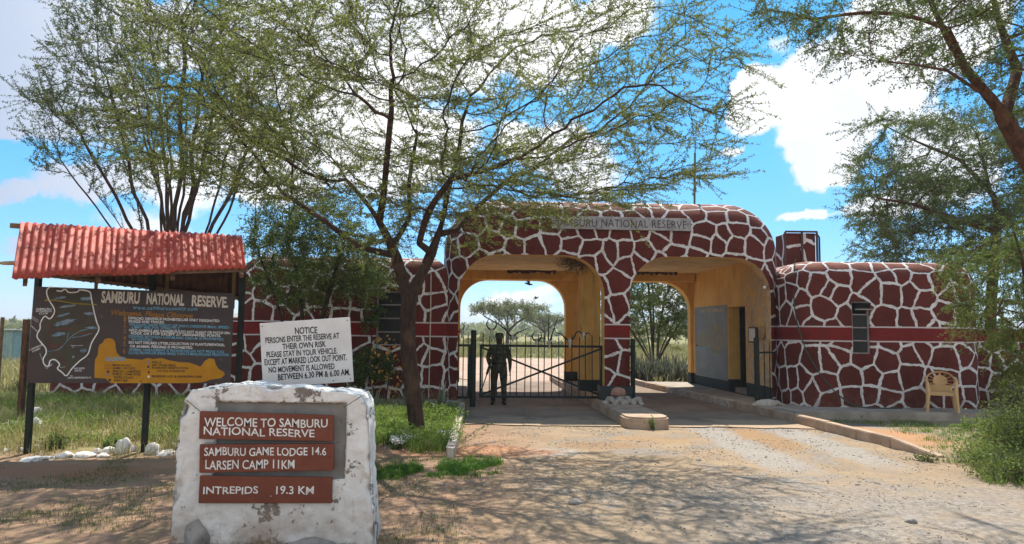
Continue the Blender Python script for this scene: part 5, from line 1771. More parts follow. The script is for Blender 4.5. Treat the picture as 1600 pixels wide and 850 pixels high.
def shoots(P, par, R, rng, rthr, per, length, spread=.8, zb=0.0, droop=0.0, tips_only=False, haskid=None):
    sel = np.where((R < rthr) & (par >= 0))[0]
    if tips_only: sel = sel[~haskid[sel]]
    cnt = rng.poisson(per, len(sel)) + (rng.random(len(sel)) < .0)
    if haskid is not None: cnt[~haskid[sel]] += 1
    src = np.repeat(sel, cnt)
    d0 = unit(P[src] - P[par[src]])
    off = rng.random(len(src))[:, None]
    S = P[src] * (1 - off) + P[par[src]] * off
    D = unit(d0 * (1 - spread * .5) + rng.normal(0, 1, (len(src), 3)) * spread * .55 + np.array((0, 0, zb)))
    L = rng.uniform(length[0], length[1], len(src))
    return S, D, L


def shoot_geo(S, D, L, rng, rad, droop):
    """thin curved twigs as three-sided two-step spikes"""
    n = len(S)
    A = unit(np.cross(D, rng.normal(0, 1, (n, 3)))); B = np.cross(D, A)
    mid = S + D * (L * .55)[:, None]
    tip = S + D * L[:, None]; tip[:, 2] -= droop * L
    tip += A * (rng.uniform(-.08, .08, n) * L)[:, None]
    quads = []
    for k in range(3):
        a0, a1 = 2 * pi * k / 3, 2 * pi * (k + 1) / 3
        u0 = A * cos(a0) + B * sin(a0); u1 = A * cos(a1) + B * sin(a1)
        quads.append(np.stack([S + u0 * rad, S + u1 * rad, mid + u1 * rad * .7, mid + u0 * rad * .7], 1))
        quads.append(np.stack([mid + u0 * rad * .7, mid + u1 * rad * .7, tip + u1 * rad * .2, tip + u0 * rad * .2], 1))
    return np.concatenate(quads), mid, tip


def leaves_on(S, mid, tip, rng, gap, size, width, tuft=2, jitter=.02, stand=.8, start=.08):
    L = np.linalg.norm(tip - S, axis=1)
    k = np.maximum(2, (L / gap).astype(int))
    src = np.repeat(np.arange(len(S)), k * tuft)
    t = rng.uniform(start, 1, len(src))
    t1 = np.where(t < .55, t / .55, (t - .55) / .45)[:, None]
    a = np.where((t < .55)[:, None], S[src], mid[src]); b = np.where((t < .55)[:, None], mid[src], tip[src])
    C_ = a + (b - a) * t1 + rng.normal(0, jitter, (len(src), 3))
    A = unit(unit(tip - S)[src] * (1 - stand) + rng.normal(0, 1, (len(src), 3)) * stand)
    return diamonds(C_, A, size * rng.uniform(.6, 1.3, len(src)), width * rng.uniform(.7, 1.3, len(src)), rng)


def ellipsoid_pts(n, c, r, rng, shell=.0, keep=None):
    out = []
    while sum(len(o) for o in out) < n:
        q = rng.normal(0, 1, (n, 3)); q = unit(q) * (rng.random((n, 1)) * (1 - shell ** 3) + shell ** 3) ** (1 / 3)
        q = q * np.array(r) + np.array(c)
        if keep is not None: q = q[keep(q)]
        out.append(q)
        if len(out) > 40: break
    return np.concatenate(out)[:n]


def tree(name, label, base_pts, par0, att, step, infl, kill, rtip, rbase, barkm, leafm, seed, shoot, leafp, iters=160, jit=.25, up=0.0, thin=3, group=None, rthr=.02, twig_rad=.0035, droop=.1, zb=0.0, spread=.8, cat='tree', parts=('trunk', 'crown'), pods=None, maxkids=3, gaps=(.8, -.08), flat=1.0):
    rng = rngs(seed)
    if gaps is not None: att = clumpy(att, gaps[0], gaps[1], gaps[2] if len(gaps) > 2 else 1.7, o=seed * 3.3)
    P, par = grow(att, base_pts, par0, step, infl, kill, iters, rng, up, jit, maxkids)
    R, haskid = radii(P, par, rtip, rbase)
    root = empty(name, tuple(base_pts[0]), label, cat, group)
    tr = wood(parts[0], P, par, R, barkm, root, thin)
    S, D, L = shoots(P, par, R, rng, rthr, shoot[0], shoot[1], spread, zb, droop, haskid=haskid)
    D = unit(D * np.array((1, 1, flat)))
    q, mid, tip = shoot_geo(S, D, L, rng, twig_rad, droop)
    np_mesh('twigs', q, 4, barkm, tr)
    lv = leaves_on(S, mid, tip, rng, *leafp)
    np_mesh(parts[1], lv, 4, leafm, root)
    if pods:
        m = rng.random(len(tip)) < pods[0]
        C_ = tip[m]; A = unit(rng.normal(0, .25, (len(C_), 3)) + np.array((0, 0, -1.0)))
        np_mesh('seed_pods', diamonds(C_, A, pods[1] * rng.uniform(.7, 1.3, len(C_)), pods[2], rng), 4, M['pod'], root)['kind'] = 'stuff'
    print('TREE', name, 'nodes', len(P), 'shoots', len(S), 'leaves', len(lv))
    return root


def chainpts(lists):
    """polylines given as [(index to start from or None, [points])] -> nodes and parents"""
    P, par, names = [], [], {}
    for key, start, pts in lists:
        prev = names[start[0]][start[1]] if start else -1
        ids = []
        for p in pts:
            P.append(tuple(p)); par.append(prev); prev = len(P) - 1; ids.append(prev)
        names[key] = ids
    return P, par


def dens_line(pix, n=4):
    """pixel polyline with distances -> densified world points"""
    pts = [tuple(at(*p)) for p in pix]
    return spline(pts, n)


# ---- the acacia in the foreground
TY = 12.3
lists = [('t', None, dens_line([(653, 684, TY), (646, 620, TY), (639, 560, TY), (637, 500, TY), (640, 468, TY)])),
         ('A', ('t', -1), dens_line([(630, 440, TY), (618, 400, TY - .1), (600, 360, TY - .3), (575, 320, TY - .5), (540, 280, TY - .8)], 3)),
         ('B', ('t', -1), dens_line([(658, 430, TY), (674, 395, TY + .1), (690, 350, TY + .2), (700, 300, TY + .2), (716, 240, TY + .3), (722, 190, TY + .3)], 3)),
         ('C', ('B', 5), dens_line([(712, 360, TY + .4), (750, 320, TY + .8), (800, 275, TY + 1.2)], 3)),
         ('D', ('A', 4), dens_line([(640, 340, TY + .2), (640, 280, TY + .4), (652, 210, TY + .5)], 3)),
         ('E', ('A', 7), dens_line([(600, 300, TY - .5), (606, 230, TY - .9), (612, 170, TY - 1.2)], 3)),
         ('F', ('B', 3), dens_line([(655, 380, TY - .5), (670, 330, TY - 1.1), (705, 280, TY - 1.7)], 3)),
         ('G', ('A', 3), dens_line([(560, 385, TY + .2), (500, 340, TY + .5), (440, 300, TY + .8)], 3))]
P0, par0 = chainpts(lists)
_rg = rngs(11)
tc = at(690, 400, TY)
def keep_main(q):
    r = np.sqrt(((q[:, 0] - tc.x) / 1.0) ** 2 + ((q[:, 1] - TY + 1.0) / .8) ** 2)
    low = 3.0 + .34 * np.maximum(0, r - .6)
    pxx = 800 + q[:, 0] * 1100 / q[:, 1]
    return (q[:, 2] > low) & (pxx > 175) & (pxx < 1190)
att = np.concatenate([ellipsoid_pts(4300, (tc.x - .25, TY - 1.0, 5.25), (5.7, 3.3, 2.65), _rg, .35, keep_main),
                      ellipsoid_pts(1300, (tc.x - .2, TY - .4, 4.0), (2.7, 2.0, 1.15), _rg, 0, keep_main), ellipsoid_pts(300, (tc.x - 3.0, TY - 1.0, 5.8), (3.0, 2.8, 2.0), _rg, .0, keep_main),
                      ellipsoid_pts(190, tuple(at(740, 350, TY + .6)), (1.2, 1.2, .55), _rg), ellipsoid_pts(160, tuple(at(540, 360, TY)), (1.0, 1.2, .5), _rg)])
tree('acacia_tree', 'spreading thorn acacia with dark leaning trunk and airy olive crown before the gateway', P0, par0, att, .17, 2.2, .30, .0045, .138, M['bark'], M['leaf_main'], 5,
     (1.8, (.34, .95)), (.023, .042, .016, 2, .008, .75), rthr=.014, droop=.02, zb=.05, spread=.6, jit=.2, twig_rad=.0042, gaps=(.55, -.02, 3.0), flat=.45)

# ---- tall vase-shaped tree behind the board
LY = 22.0
lists = []
base = Vector((at(265, 600, LY).x, LY, -.05))
for k, (tx, ty, dy) in enumerate(((120, 200, 0), (165, 120, -1.2), (200, 90, 1.2), (235, 40, -.6), (262, 60, .8), (290, 30, -1.5), (318, 80, 1.0), (345, 130, -.5), (372, 180, .6), (225, 150, 2.2), (400, 210, 0), (95, 250, .5), (300, 120, 2.0), (250, 170, -2), (185, 230, -1.4), (330, 210, -1.8), (145, 290, 1.0), (215, 60, 2.4), (385, 260, 1.4))):
    e = at(tx, ty, LY + dy); b = base + Vector((.22 * cos(k * 2.4), .22 * sin(k * 2.4), 0))
    m1 = b.lerp(e, .33) + Vector((-(e.x - b.x) * .18, 0, .3)); m2 = b.lerp(e, .66) + Vector((-(e.x - b.x) * .10, 0, .2))
    pts = spline([tuple(b), tuple(m1), tuple(m2), tuple(e)], 7)
    pts = [tuple(np.array(p) + np.array((.06 * mnoise.noise(Vector((p[2] * .9, k * 3.1, 0))), .06 * mnoise.noise(Vector((k * 5.1, p[2] * .9, 4))), 0)) * 3) for p in pts]
    lists.append((k, None, pts))
P0, par0 = chainpts(lists)
_rg = rngs(21)
def keep_left(q):
    r = np.sqrt((q[:, 0] - base.x) ** 2 + (q[:, 1] - LY) ** 2)
    x, y = 800 + q[:, 0] * 1100 / q[:, 1], 509 - (q[:, 2] - 1.85) * 1100 / q[:, 1]
    return (q[:, 2] > 4.9 + .42 * r) & (q[:, 2] > 5.6) & (x > 5 + .36 * np.abs(y - 175))
att = np.concatenate([ellipsoid_pts(4200, (base.x - .1, LY, 9.3), (5.7, 3.6, 4.4), _rg, .25, keep_left)])
tree('vase_tree', 'tall many-stemmed acacia fanning out behind the large sign board', P0, par0, att, .28, 2.5, .42, .007, .068, M['bark'], M['leaf_left'], 6,
     (1.7, (.45, 1.15)), (.034, .070, .026, 2, .012, .7), rthr=.022, droop=-.04, zb=.32, spread=.55, jit=.2, twig_rad=.006, up=.12, gaps=(.55, -.03, 1.1))

# ---- big tree leaning in from the right, its trunk rooted outside the picture
RY = 9.3
lists = [('t', None, [tuple(p) for p in spline([(8.6, RY + .2, -.1), (8.2, RY, 1.6), tuple(at(1650, 330, RY)), tuple(at(1596, 235, RY)), tuple(at(1560, 170, RY - .1)), tuple(at(1500, 95, RY - .2)), tuple(at(1462, 20, RY - .3)), tuple(at(1430, -60, RY - .3))], 5)]),
         ('A', ('t', 24), dens_line([(1480, 45, RY - .4), (1420, 25, RY - .5), (1350, 20, RY - .4), (1270, 30, RY - .3)], 3)),
         ('B', ('t', 19), dens_line([(1590, 110, RY + .3), (1560, 30, RY + .6), (1540, -60, RY + .8)], 3)),
         ('C', ('t', 21), dens_line([(1480, 110, RY - .8), (1420, 100, RY - 1.2), (1360, 95, RY - 1.4)], 3))]
P0, par0 = chainpts(lists)
_rg = rngs(31)
def keep_right(q):
    d = q[:, 1]
    pxx = 800 + q[:, 0] * 1100 / d; pyy = 518 - (q[:, 2] - 1.85) * 1100 / d
    lim = 40 + np.clip((pxx - 1180) / 250, 0, 1) * 95
    return (pyy < lim) & (pxx > 1150)
att = np.concatenate([ellipsoid_pts(850, (5.9, RY - .1, 6.0), (3.3, 2.2, 1.5), _rg, .0, keep_right), ellipsoid_pts(550, (7.6, RY + .3, 6.3), (2.4, 2.4, 1.7), _rg, 0, keep_right)])
tree('leaning_acacia', 'reddish trunked acacia leaning in from the right edge with hanging pods', P0, par0, att, .17, 2.4, .27, .0042, .105, M['bark_red'], M['leaf_right'], 7,
     (2.6, (.24, .62)), (.024, .040, .016, 2, .011, .75), rthr=.013, droop=.16, zb=-.04, spread=.7, jit=.2, pods=(.14, .10, .018), gaps=(.7, -.05, 2.4), flat=.6)

# ---- dark tree behind the office block
BY = 21.5
lists = [('t', None, [tuple(p) for p in spline([(14.7, BY, -.1), (14.6, BY, 2.2), tuple(at(1557, 335, BY)), tuple(at(1545, 290, BY)), tuple(at(1530, 220, BY))], 5)]),
         ('A', ('t', 9), dens_line([(1500, 345, BY - .3), (1430, 320, BY - .8), (1370, 310, BY - 1)], 3)), ('B', ('t', 13), dens_line([(1500, 250, BY), (1430, 220, BY + .3), (1370, 190, BY + .5)], 3)),
         ('C', ('t', 9), dens_line([(1600, 320, BY), (1650, 280, BY)], 3))]
P0, par0 = chainpts(lists)
_rg = rngs(41)
def pxy(q): return 800 + q[:, 0] * 1100 / q[:, 1], 519 - (q[:, 2] - 1.85) * 1100 / q[:, 1]
def keep_back(q):
    x, y = pxy(q)
    return (y < 425) & (x > 1285 + 60 * np.abs(np.sin(y * .05)))
att = np.concatenate([ellipsoid_pts(2900, (14.2, BY, 6.3), (4.8, 3.2, 3.0), _rg, 0, keep_back), ellipsoid_pts(1100, (13.0, BY - .5, 4.9), (3.8, 2.4, 1.4), _rg, 0, keep_back)])
tree('dark_acacia', 'dense dark green acacia with reddish stem growing behind the office block', P0, par0, att, .27, 2.6, .38, .007, .15, M['bark_red'], M['leaf_right'], 8,
     (3.2, (.36, .9)), (.036, .07, .03, 2, .02, .75), rthr=.022, droop=.04, zb=.05, twig_rad=.005, gaps=(.5, -.04, 2.8), flat=.5)

# ---- feathery bright tree at the right edge, nearer than the office block
FY = 11.2
lists = [('t', None, [tuple(p) for p in spline([(8.35, FY, -.05), (8.3, FY, .9), (8.2, FY, 1.9), tuple(at(1600, 420, FY)), tuple(at(1580, 350, FY))], 4)]), ('s', None, [tuple(p) for p in spline([(8.7, FY + .1, -.05), (8.75, FY + .1, 1.0), (8.9, FY + .2, 2.3), (9.0, FY + .2, 3.2)], 4)])]
P0, par0 = chainpts(lists)
_rg = rngs(51)
def keep_f(q):
    x, y = pxy(q)
    return (x > 1465 + np.clip((y - 440) / 120, 0, 1) * 90 + 22 * np.sin(y * .06)) & (y > 375) & (y < 600)
att = np.concatenate([ellipsoid_pts(2000, (7.95, FY - .1, 2.45), (1.55, 1.4, 1.55), _rg, 0, keep_f)])
tree('feathery_acacia', 'young feathery bright green acacia at the right edge before the office block', P0, par0, att, .14, 2.0, .21, .004, .06, M['bark_red'], M['leaf_bright'], 9,
     (2.2, (.2, .55)), (.022, .038, .015, 3, .012, .75), rthr=.013, droop=.25, zb=.0)

# ---- bushy tree with hanging pods left of the foreground acacia
QY = 15.6
lists = [('t', None, dens_line([(470, 640, QY), (472, 520, QY), (468, 440, QY), (452, 390, QY)])), ('u', None, dens_line([(482, 640, QY + .1), (497, 520, QY), (520, 440, QY), (535, 380, QY)])), ('v', None, dens_line([(462, 640, QY + .1), (450, 540, QY), (425, 450, QY), (405, 400, QY)]))]
P0, par0 = chainpts(lists)
_rg = rngs(61)
def keep_q(q):
    x, y = pxy(q)
    return (y < 485) & (x > 382) & (x < 640)
att = np.concatenate([ellipsoid_pts(1800, (tuple(at(470, 395, QY))[0], QY, 3.65), (1.5, 1.15, 1.35), _rg, 0, keep_q), ellipsoid_pts(800, (tuple(at(560, 410, QY))[0], QY, 3.35), (1.1, .95, .8), _rg, 0, keep_q)])
tree('bushy_tree', 'small dense tree with hanging pods beside the left block wall', P0, par0, att, .16, 1.8, .25, .005, .055, M['bark'], M['leaf_bush'], 10,
     (4.5, (.2, .46)), (.040, .062, .026, 2, .03, .8), rthr=.013, droop=.3, zb=-.05, pods=(.3, .16, .022), twig_rad=.004)

# ---- flowering creeper on the corner of the left block
CY = 16.85
lists = [('t', None, dens_line([(585, 650, CY), (582, 580, CY + .1), (580, 500, CY + .15), (582, 430, CY + .15)])), ('u', None, dens_line([(570, 650, CY), (560, 600, CY - .1), (555, 560, CY - .1)])), ('v', None, dens_line([(600, 650, CY - .1), (608, 590, CY - .1), (612, 560, CY - .1)]))]
P0, par0 = chainpts(lists)
_rg = rngs(71)
att = np.concatenate([ellipsoid_pts(420, tuple(at(580, 480, CY)), (.30, .25, 1.1), _rg), ellipsoid_pts(640, tuple(at(583, 590, CY - .15)), (.62, .38, .75), _rg)])
cr = tree('flowering_creeper', 'leafy creeper with orange flowers climbing the wall beside the left window', P0, par0, att, .11, 1.4, .17, .004, .022, M['bark'], M['leaf_bush'], 12,
          (4.0, (.12, .26)), (.03, .06, .036, 2, .03, .85), rthr=.01, droop=.1, cat='creeper', parts=('stems', 'leaves'))
_rg = rngs(72)
fp = ellipsoid_pts(95, tuple(at(598, 575, CY - .25)), (.52, .36, .85), _rg)
fl = np.concatenate([diamonds(fp + _rg.normal(0, .012, fp.shape), unit(_rg.normal(0, 1, fp.shape)), .045, .04, _rg) for k in range(4)])
np_mesh('flowers', fl, 4, M['flower_orange'], cr)['kind'] = 'stuff'


# ---- shrubs and weeds ------------------------------------------------------
def leafy(name, label, cat, c, r, nstem, nleaf, size, width, stemm, leafm, seed, group=None, bottom=0.0, droop=0, flat=0.0):
    """a low plant: stems fan out from the root and carry leaves along their upper half"""
    rng = rngs(seed); c = np.array(c, float); r = np.array(r, float)
    root = empty(name, tuple(c), label, cat, group)
    tgt = unit(rng.normal(0, 1, (nstem, 3))) * (rng.random((nstem, 1)) ** .45); tgt[:, 2] = np.abs(tgt[:, 2]) * .85 + .15
    T = c + tgt * r
    S0 = c + np.concatenate([rng.normal(0, .22, (nstem, 2)) * r[:2], np.zeros((nstem, 1))], 1)
    D = unit(T - S0); L = np.linalg.norm(T - S0, axis=1)
    q, mid, tip = shoot_geo(S0, D, L, rng, max(.003, .006 * r[2]), droop)
    np_mesh('stems', q, 4, stemm, root)
    k = max(1, nleaf // nstem)
    src = np.repeat(np.arange(nstem), k); t = rng.uniform(.18 - .1 * (bottom > 0), 1.05, len(src)) ** .8
    C_ = S0[src] + (T - S0)[src] * t[:, None] + rng.normal(0, 1, (len(src), 3)) * r * .07
    C_[:, 2] = np.maximum(C_[:, 2], c[2] + .01)
    A = unit(rng.normal(0, 1, (len(src), 3)) + D[src] * .5)
    np_mesh('leaves', diamonds(C_, A, size * rng.uniform(.6, 1.4, len(src)), width * rng.uniform(.7, 1.3, len(src)), rng, flat), 4, leafm, root)
    return root


# bottom-right thicket, from front to back
SHR = [((1590, 752), (.8, .6, .55), 2200, 'leaf_bright', 'low green shrub at the lower right corner beside the forecourt'), ((1535, 722), (.5, .45, .42), 1400, 'herb', 'bright leafy shrub nearest the end of the sloping kerb'), ((1605, 700), (.75, .7, 1.2), 3600, 'leaf_bright', 'tall dense shrub at the right edge below the feathery tree'),
       ((1570, 692), (.65, .6, .68), 2200, 'herb', 'mid-height leafy shrub in front of the plastic chair side'), ((1565, 705), (.62, .5, .8), 2200, 'leaf_bright', 'bushy shrub in the middle of the thicket at the lower right'), ((1590, 640), (.7, .5, 1.2), 2400, 'leaf_bright', 'tall leafy shrub before the boundary wall at the right edge'), ((1515, 672), (.5, .5, .24), 800, 'herb', 'low sprawling shrub below the plastic chair'), ((1612, 660), (.75, .6, 1.65), 3000, 'leaf_bush', 'dark tall shrub against the far end of the office block')]
for i, ((px, py), r, n, m_, lab) in enumerate(SHR):
    g = gnd(px, py); leafy('shrub', lab, 'shrub', (g.x, g.y, 0), r, max(30, n // 22), n, .042, .022, M['twig'], M[m_], 100 + i, 'shrubs at the right edge', droop=.1)
g = gnd(1570, 735)
leafy('shrub', 'leggy shrub with long arching shoots reaching towards the chair', 'shrub', (g.x + .1, g.y, 0), (1.0, .8, .95), 30, 1000, .045, .02, M['twig'], M['leaf_bright'], 120, 'shrubs at the right edge', droop=.22)
# weeds on the right verge and on the road
g = gnd(1019, 671); leafy('weed', 'little green weed growing at the nose of the island', 'weed', (g.x, g.y, 0), (.11, .1, .30), 12, 150, .045, .02, M['twig'], M['herb'], 130, 'weeds')
g = gnd(1443, 722); leafy('weed', 'small green weed at the end of the sloping kerb', 'weed', (g.x, g.y, 0), (.28, .2, .16), 22, 320, .04, .02, M['twig'], M['herb_dull'], 131, 'weeds')


def sword_plant(name, label, c, n, ln, wd, mat, seed, group, lean=.75):
    """rosette of long pointed leaves"""
    rng = rngs(seed); c = Vector(c); mb = MB()
    for k in range(n):
        a = rng.uniform(0, 2 * pi); le = ln * rng.uniform(.6, 1.1); t = rng.uniform(.15, 1) * lean
        d = Vector((cos(a) * sin(t), sin(a) * sin(t), cos(t))); sd = Vector((-sin(a), cos(a), 0)); w = wd * rng.uniform(.7, 1.2)
        dr = rng.uniform(0, .22)
        pts = [c + d * (le * u) - Vector((0, 0, dr * le * u * u)) + Vector((cos(a), sin(a), 0)) * (.04 + .1 * dr * u) for u in (0, .35, .7, 1)]
        nn = d.cross(sd).normalized() * w * .18
        vs = []
        for p, q in zip(pts, (.7, 1.0, .7, .04)): vs += [p - sd * w * q / 2, p + nn * q, p + sd * w * q / 2]
        mb.add(vs, [(i * 3 + j, i * 3 + j + 1, i * 3 + j + 4, i * 3 + j + 3) for i in range(3) for j in range(2)])
    return tag(mb.build(name, mat, smooth=False), label, 'agave', group)


for i, (px, py, n, ln, lab) in enumerate(((612, 628, 18, .85, 'grey-green agave by the creeper at the foot of the left block'), (655, 634, 22, .95, 'grey-green agave behind the trunk of the foreground acacia'), (697, 634, 22, .9, 'grey-green agave near the left end of the gate railing'), (676, 628, 14, .7, 'smaller agave between two larger ones at the left block'))):
    g = gnd(px, py, .0); sword_plant('agave', lab, (g.x, min(g.y, 15.7), 0), n, ln * .85, .055, M['leaf_agave'], 140 + i, 'agaves at the left block')
k = 0
for px in range(996, 1070, 9):
    for Y in (25.6, 26.6):
        x = at(px + random.uniform(-4, 4), 600, Y).x
        sword_plant('sword_plant', 'spiky sword-leaved plant in the thicket seen through the exit arch', (x, Y + random.uniform(-.4, .4), 0), 26, 1.15, .06, M['leaf_snake'], 160 + k, 'sword plants behind the exit arch', .8); k += 1


# ---- grass ------------------------------------------------------------------
def blades(name, XY, h, w, mat, label, seed, lean=.5, tuft=7, spread=.05, cat='grass', z0=None):
    rng = rngs(seed); XY = np.asarray(XY, float)
    n = len(XY); Z = np.array([ground_z(x, y) for x, y in XY]) if z0 is None else np.full(n, z0)
    hs = np.broadcast_to(h, n) if np.ndim(h) else np.full(n, h)
    src = np.repeat(np.arange(n), tuft)
    b = np.stack([XY[src, 0] + rng.normal(0, spread, len(src)), XY[src, 1] + rng.normal(0, spread, len(src)), Z[src] - .01], 1)
    a = rng.uniform(0, 2 * pi, len(src)); le = np.abs(rng.normal(0, lean, len(src)))
    H = hs[src] * rng.uniform(.45, 1.15, len(src))
    dx, dy = np.cos(a), np.sin(a)
    sd = np.stack([-dy, dx, np.zeros_like(a)], 1) * w / 2
    m_ = b + np.stack([dx * le * H * .3, dy * le * H * .3, H * .6], 1)
    t_ = b + np.stack([dx * le * H, dy * le * H, H * (1 - .15 * le)], 1)
    V = np.concatenate([np.stack([b - sd, b + sd, m_ + sd * .8, m_ - sd * .8], 1), np.stack([m_ - sd * .8, m_ + sd * .8, t_ + sd * .1, t_ - sd * .1], 1)], 1).reshape(-1, 3)
    o = np_mesh(name, V, 4, mat)
    return tag(o, label, cat, kind='stuff')


def scatter(n, x0, x1, y0, y1, rng, keep=None):
    out = []
    while len(out) < n:
        x, y = rng.uniform(x0, x1), rng.uniform(y0, y1)
        if keep is None or keep(x, y): out.append((x, y))
    return out


def nz(x, y, s, o=0.0): return mnoise.noise(Vector((x * s + o, y * s + o, o)))


_rg = rngs(81)
blades('dry_grass', scatter(4300, -17, -2.2, 10.2, 18.2, _rg, lambda x, y: nz(x, y, .7, 3) > -.25 and not (x > -4.5 and y < 11.2 and nz(x, y, 1.5) < .2)), _rg.uniform(.12, .34, 4300), .011, M['grass_dry'], 'dry straw-coloured grass of the meadow under the large sign board', 82, .6, 9, .09)
blades('meadow_grass', scatter(3600, -17, -2.4, 10.4, 18.2, _rg, lambda x, y: nz(x, y, .55, 8) + (y - 15) * .10 > -.05), _rg.uniform(.10, .30, 3600), .012, M['grass_green'], 'green grass and weeds growing along the foot of the garden wall', 83, .5, 9, .08)
blades('far_grass', scatter(6000, -34, -7.5, 18.8, 46, _rg), _rg.uniform(.25, .6, 6000), .03, M['grass_dry'], 'tall pale grass of the plain beyond the garden wall', 84, .5, 6, .2)
blades('plain_grass', scatter(5200, -16, 24, 46, 85, _rg, lambda x, y: nz(x, y, .2, 5) > -.3), _rg.uniform(.2, .6, 5200), .05, M['grass_plain'], 'yellow-green grass of the open plain seen through the arches', 85, .5, 6, .3)
blades('plain_grass', scatter(3000, 5, 30, 24, 46, _rg), _rg.uniform(.25, .6, 3000), .035, M['grass_dry'], 'pale grass behind the thicket seen through the exit arch', 86, .5, 6, .25)
# low herbs of the plant bed round the acacia trunk
bedk = lambda x, y: x < along(KERB_L, y) - .05 and (y > 11.3 or nz(x, y, 1.6, 2) > .0) and not (y < 12.2 and x < -3.0)
xy = scatter(1500, -4.6, -.8, 10.75, 15.7, _rg, bedk)
blades('bed_grass', xy, _rg.uniform(.10, .26, 1500), .012, M['grass_green'], 'bright grass mixed into the plant bed round the acacia trunk', 87, .6, 9, .06)


def herbs(name, XY, h, size, width, mat, label, seed, per=26, spread=.09):
    rng = rngs(seed); XY = np.asarray(XY, float); n = len(XY)
    hs = np.broadcast_to(h, n)
    src = np.repeat(np.arange(n), per)
    t = rng.random(len(src)) ** .7
    C_ = np.stack([XY[src, 0] + rng.normal(0, spread, len(src)), XY[src, 1] + rng.normal(0, spread, len(src)), .005 + hs[src] * t], 1)
    A = unit(rng.normal(0, 1, (len(src), 3)) + np.array((0, 0, .4)))
    o = np_mesh(name, diamonds(C_, A, size * rng.uniform(.6, 1.4, len(src)), width * rng.uniform(.6, 1.3, len(src)), rng), 4, mat)
    return tag(o, label, 'weeds', kind='stuff')


hx = scatter(1150, -4.6, -.85, 11.0, 15.7, _rg, bedk)
herbs('bed_herbs', hx, np.array([.10 + .26 * max(0, nz(x, y, 1.1, 4) + .45) for x, y in hx]), .040, .022, M['herb'], 'leafy bright green weeds filling the plant bed round the acacia', 88)
hx = scatter(600, -11, -2.4, 10.6, 17.8, _rg, lambda x, y: nz(x, y, .8, 6) > .12)
herbs('meadow_weeds', hx, _rg.uniform(.08, .3, 600), .045, .022, M['herb'], 'leafy weeds scattered in the meadow behind the rock border', 89)
# the lush strip beside the drive, and thin grass on the shaded soil
sx = []
while len(sx) < 1050:
    t = _rg.uniform(0, 1); px = 575 + 205 * t; py = 739 - 10 * t + _rg.normal(0, 1) * (6.0 - 2.0 * abs(t - .6))
    g = gnd(px, py)
    if nz(g.x, g.y, 2.2, 4) > -.18: sx.append((g.x, g.y))
blades('lush_grass', sx, _rg.uniform(.03, .10, 1050), .010, M['grass_lush'], 'lush bright green strip of grass beside the drive right of the marker', 90, .8, 10, .035)
thin = scatter(2300, -7.5, .6, 5.2, 10.3, _rg, lambda x, y: nz(x, y, .9, 1) > .02 and x < -.4 + .6 * nz(x, y, .8, 9) + (8 - y) * .12)
blades('sparse_grass', thin, _rg.uniform(.02, .075, 2300), .006, M['herb_dull'], 'thin greyish grass creeping over the shaded red soil in front', 91, 1.0, 8, .06)
vg = scatter(900, 5.9, 8.8, 8.2, 15.2, _rg, lambda x, y: x > along(KERB_R, max(10.75, y)) + .12 + (max(0, 10.75 - y)) * .35 and (nz(x, y, 1.1, 7) > .05 or x > 7.5 or y > 14.9))
blades('verge_grass', vg, _rg.uniform(.03, .12, 900), .008, M['grass_green'], 'thin grass on the earth verge before the office block', 92, .8, 9, .06)
edge = scatter(500, 5.2, 7.6, 6.5, 10.6, _rg, lambda x, y: x > 6.35 + (10.6 - y) * -.12 + .5 * nz(x, y, 1.5))
blades('verge_grass', edge, _rg.uniform(.05, .2, 500), .009, M['grass_green'], 'grass along the foot of the shrubs at the lower right', 93, .8, 9, .06)
lt = scatter(2600, -7.5, 3.5, 4.8, 11.2, _rg, lambda x, y: nz(x, y, 1.2, 5) > -.1)
lt = np.array([(x, y, ground_z(x, y) + .006) for x, y in lt]); nl = len(lt)
tag(np_mesh('leaf_litter', diamonds(lt, unit(_rg.normal(0, 1, (nl, 3)) * (1, 1, .12)), _rg.uniform(.015, .045, nl), _rg.uniform(.008, .016, nl), _rg, .9), 4, M['litter']), 'brown fallen leaves and bits of twig strewn over the shaded earth', 'leaf litter', kind='stuff')
# white flower clusters at the front of the bed
for i, (px, py, r) in enumerate(((632, 694, .24), (703, 690, .16), (620, 702, .12))):
    g = gnd(px, py); root = leafy('flower_clump', ('wide clump of white flowers before the acacia trunk', 'clump of white flowers by the kerb of the plant bed', 'little clump of white flowers left of the acacia trunk')[i], 'flowers', (g.x, g.y, 0), (r, r * .8, .16), 20, 260, .04, .02, M['twig'], M['leaf_bush'], 200 + i, 'white flower clumps')
    rg2 = rngs(210 + i); fp = np.stack([g.x + rg2.normal(0, r * .5, 46), g.y + rg2.normal(0, r * .4, 46), rg2.uniform(.08, .18, 46)], 1)
    np_mesh('flowers', np.concatenate([diamonds(fp + rg2.normal(0, .012, fp.shape), unit(rg2.normal(0, 1, fp.shape)), .035, .03, rg2) for q in range(3)]), 4, M['flower_white'], root)['kind'] = 'stuff'
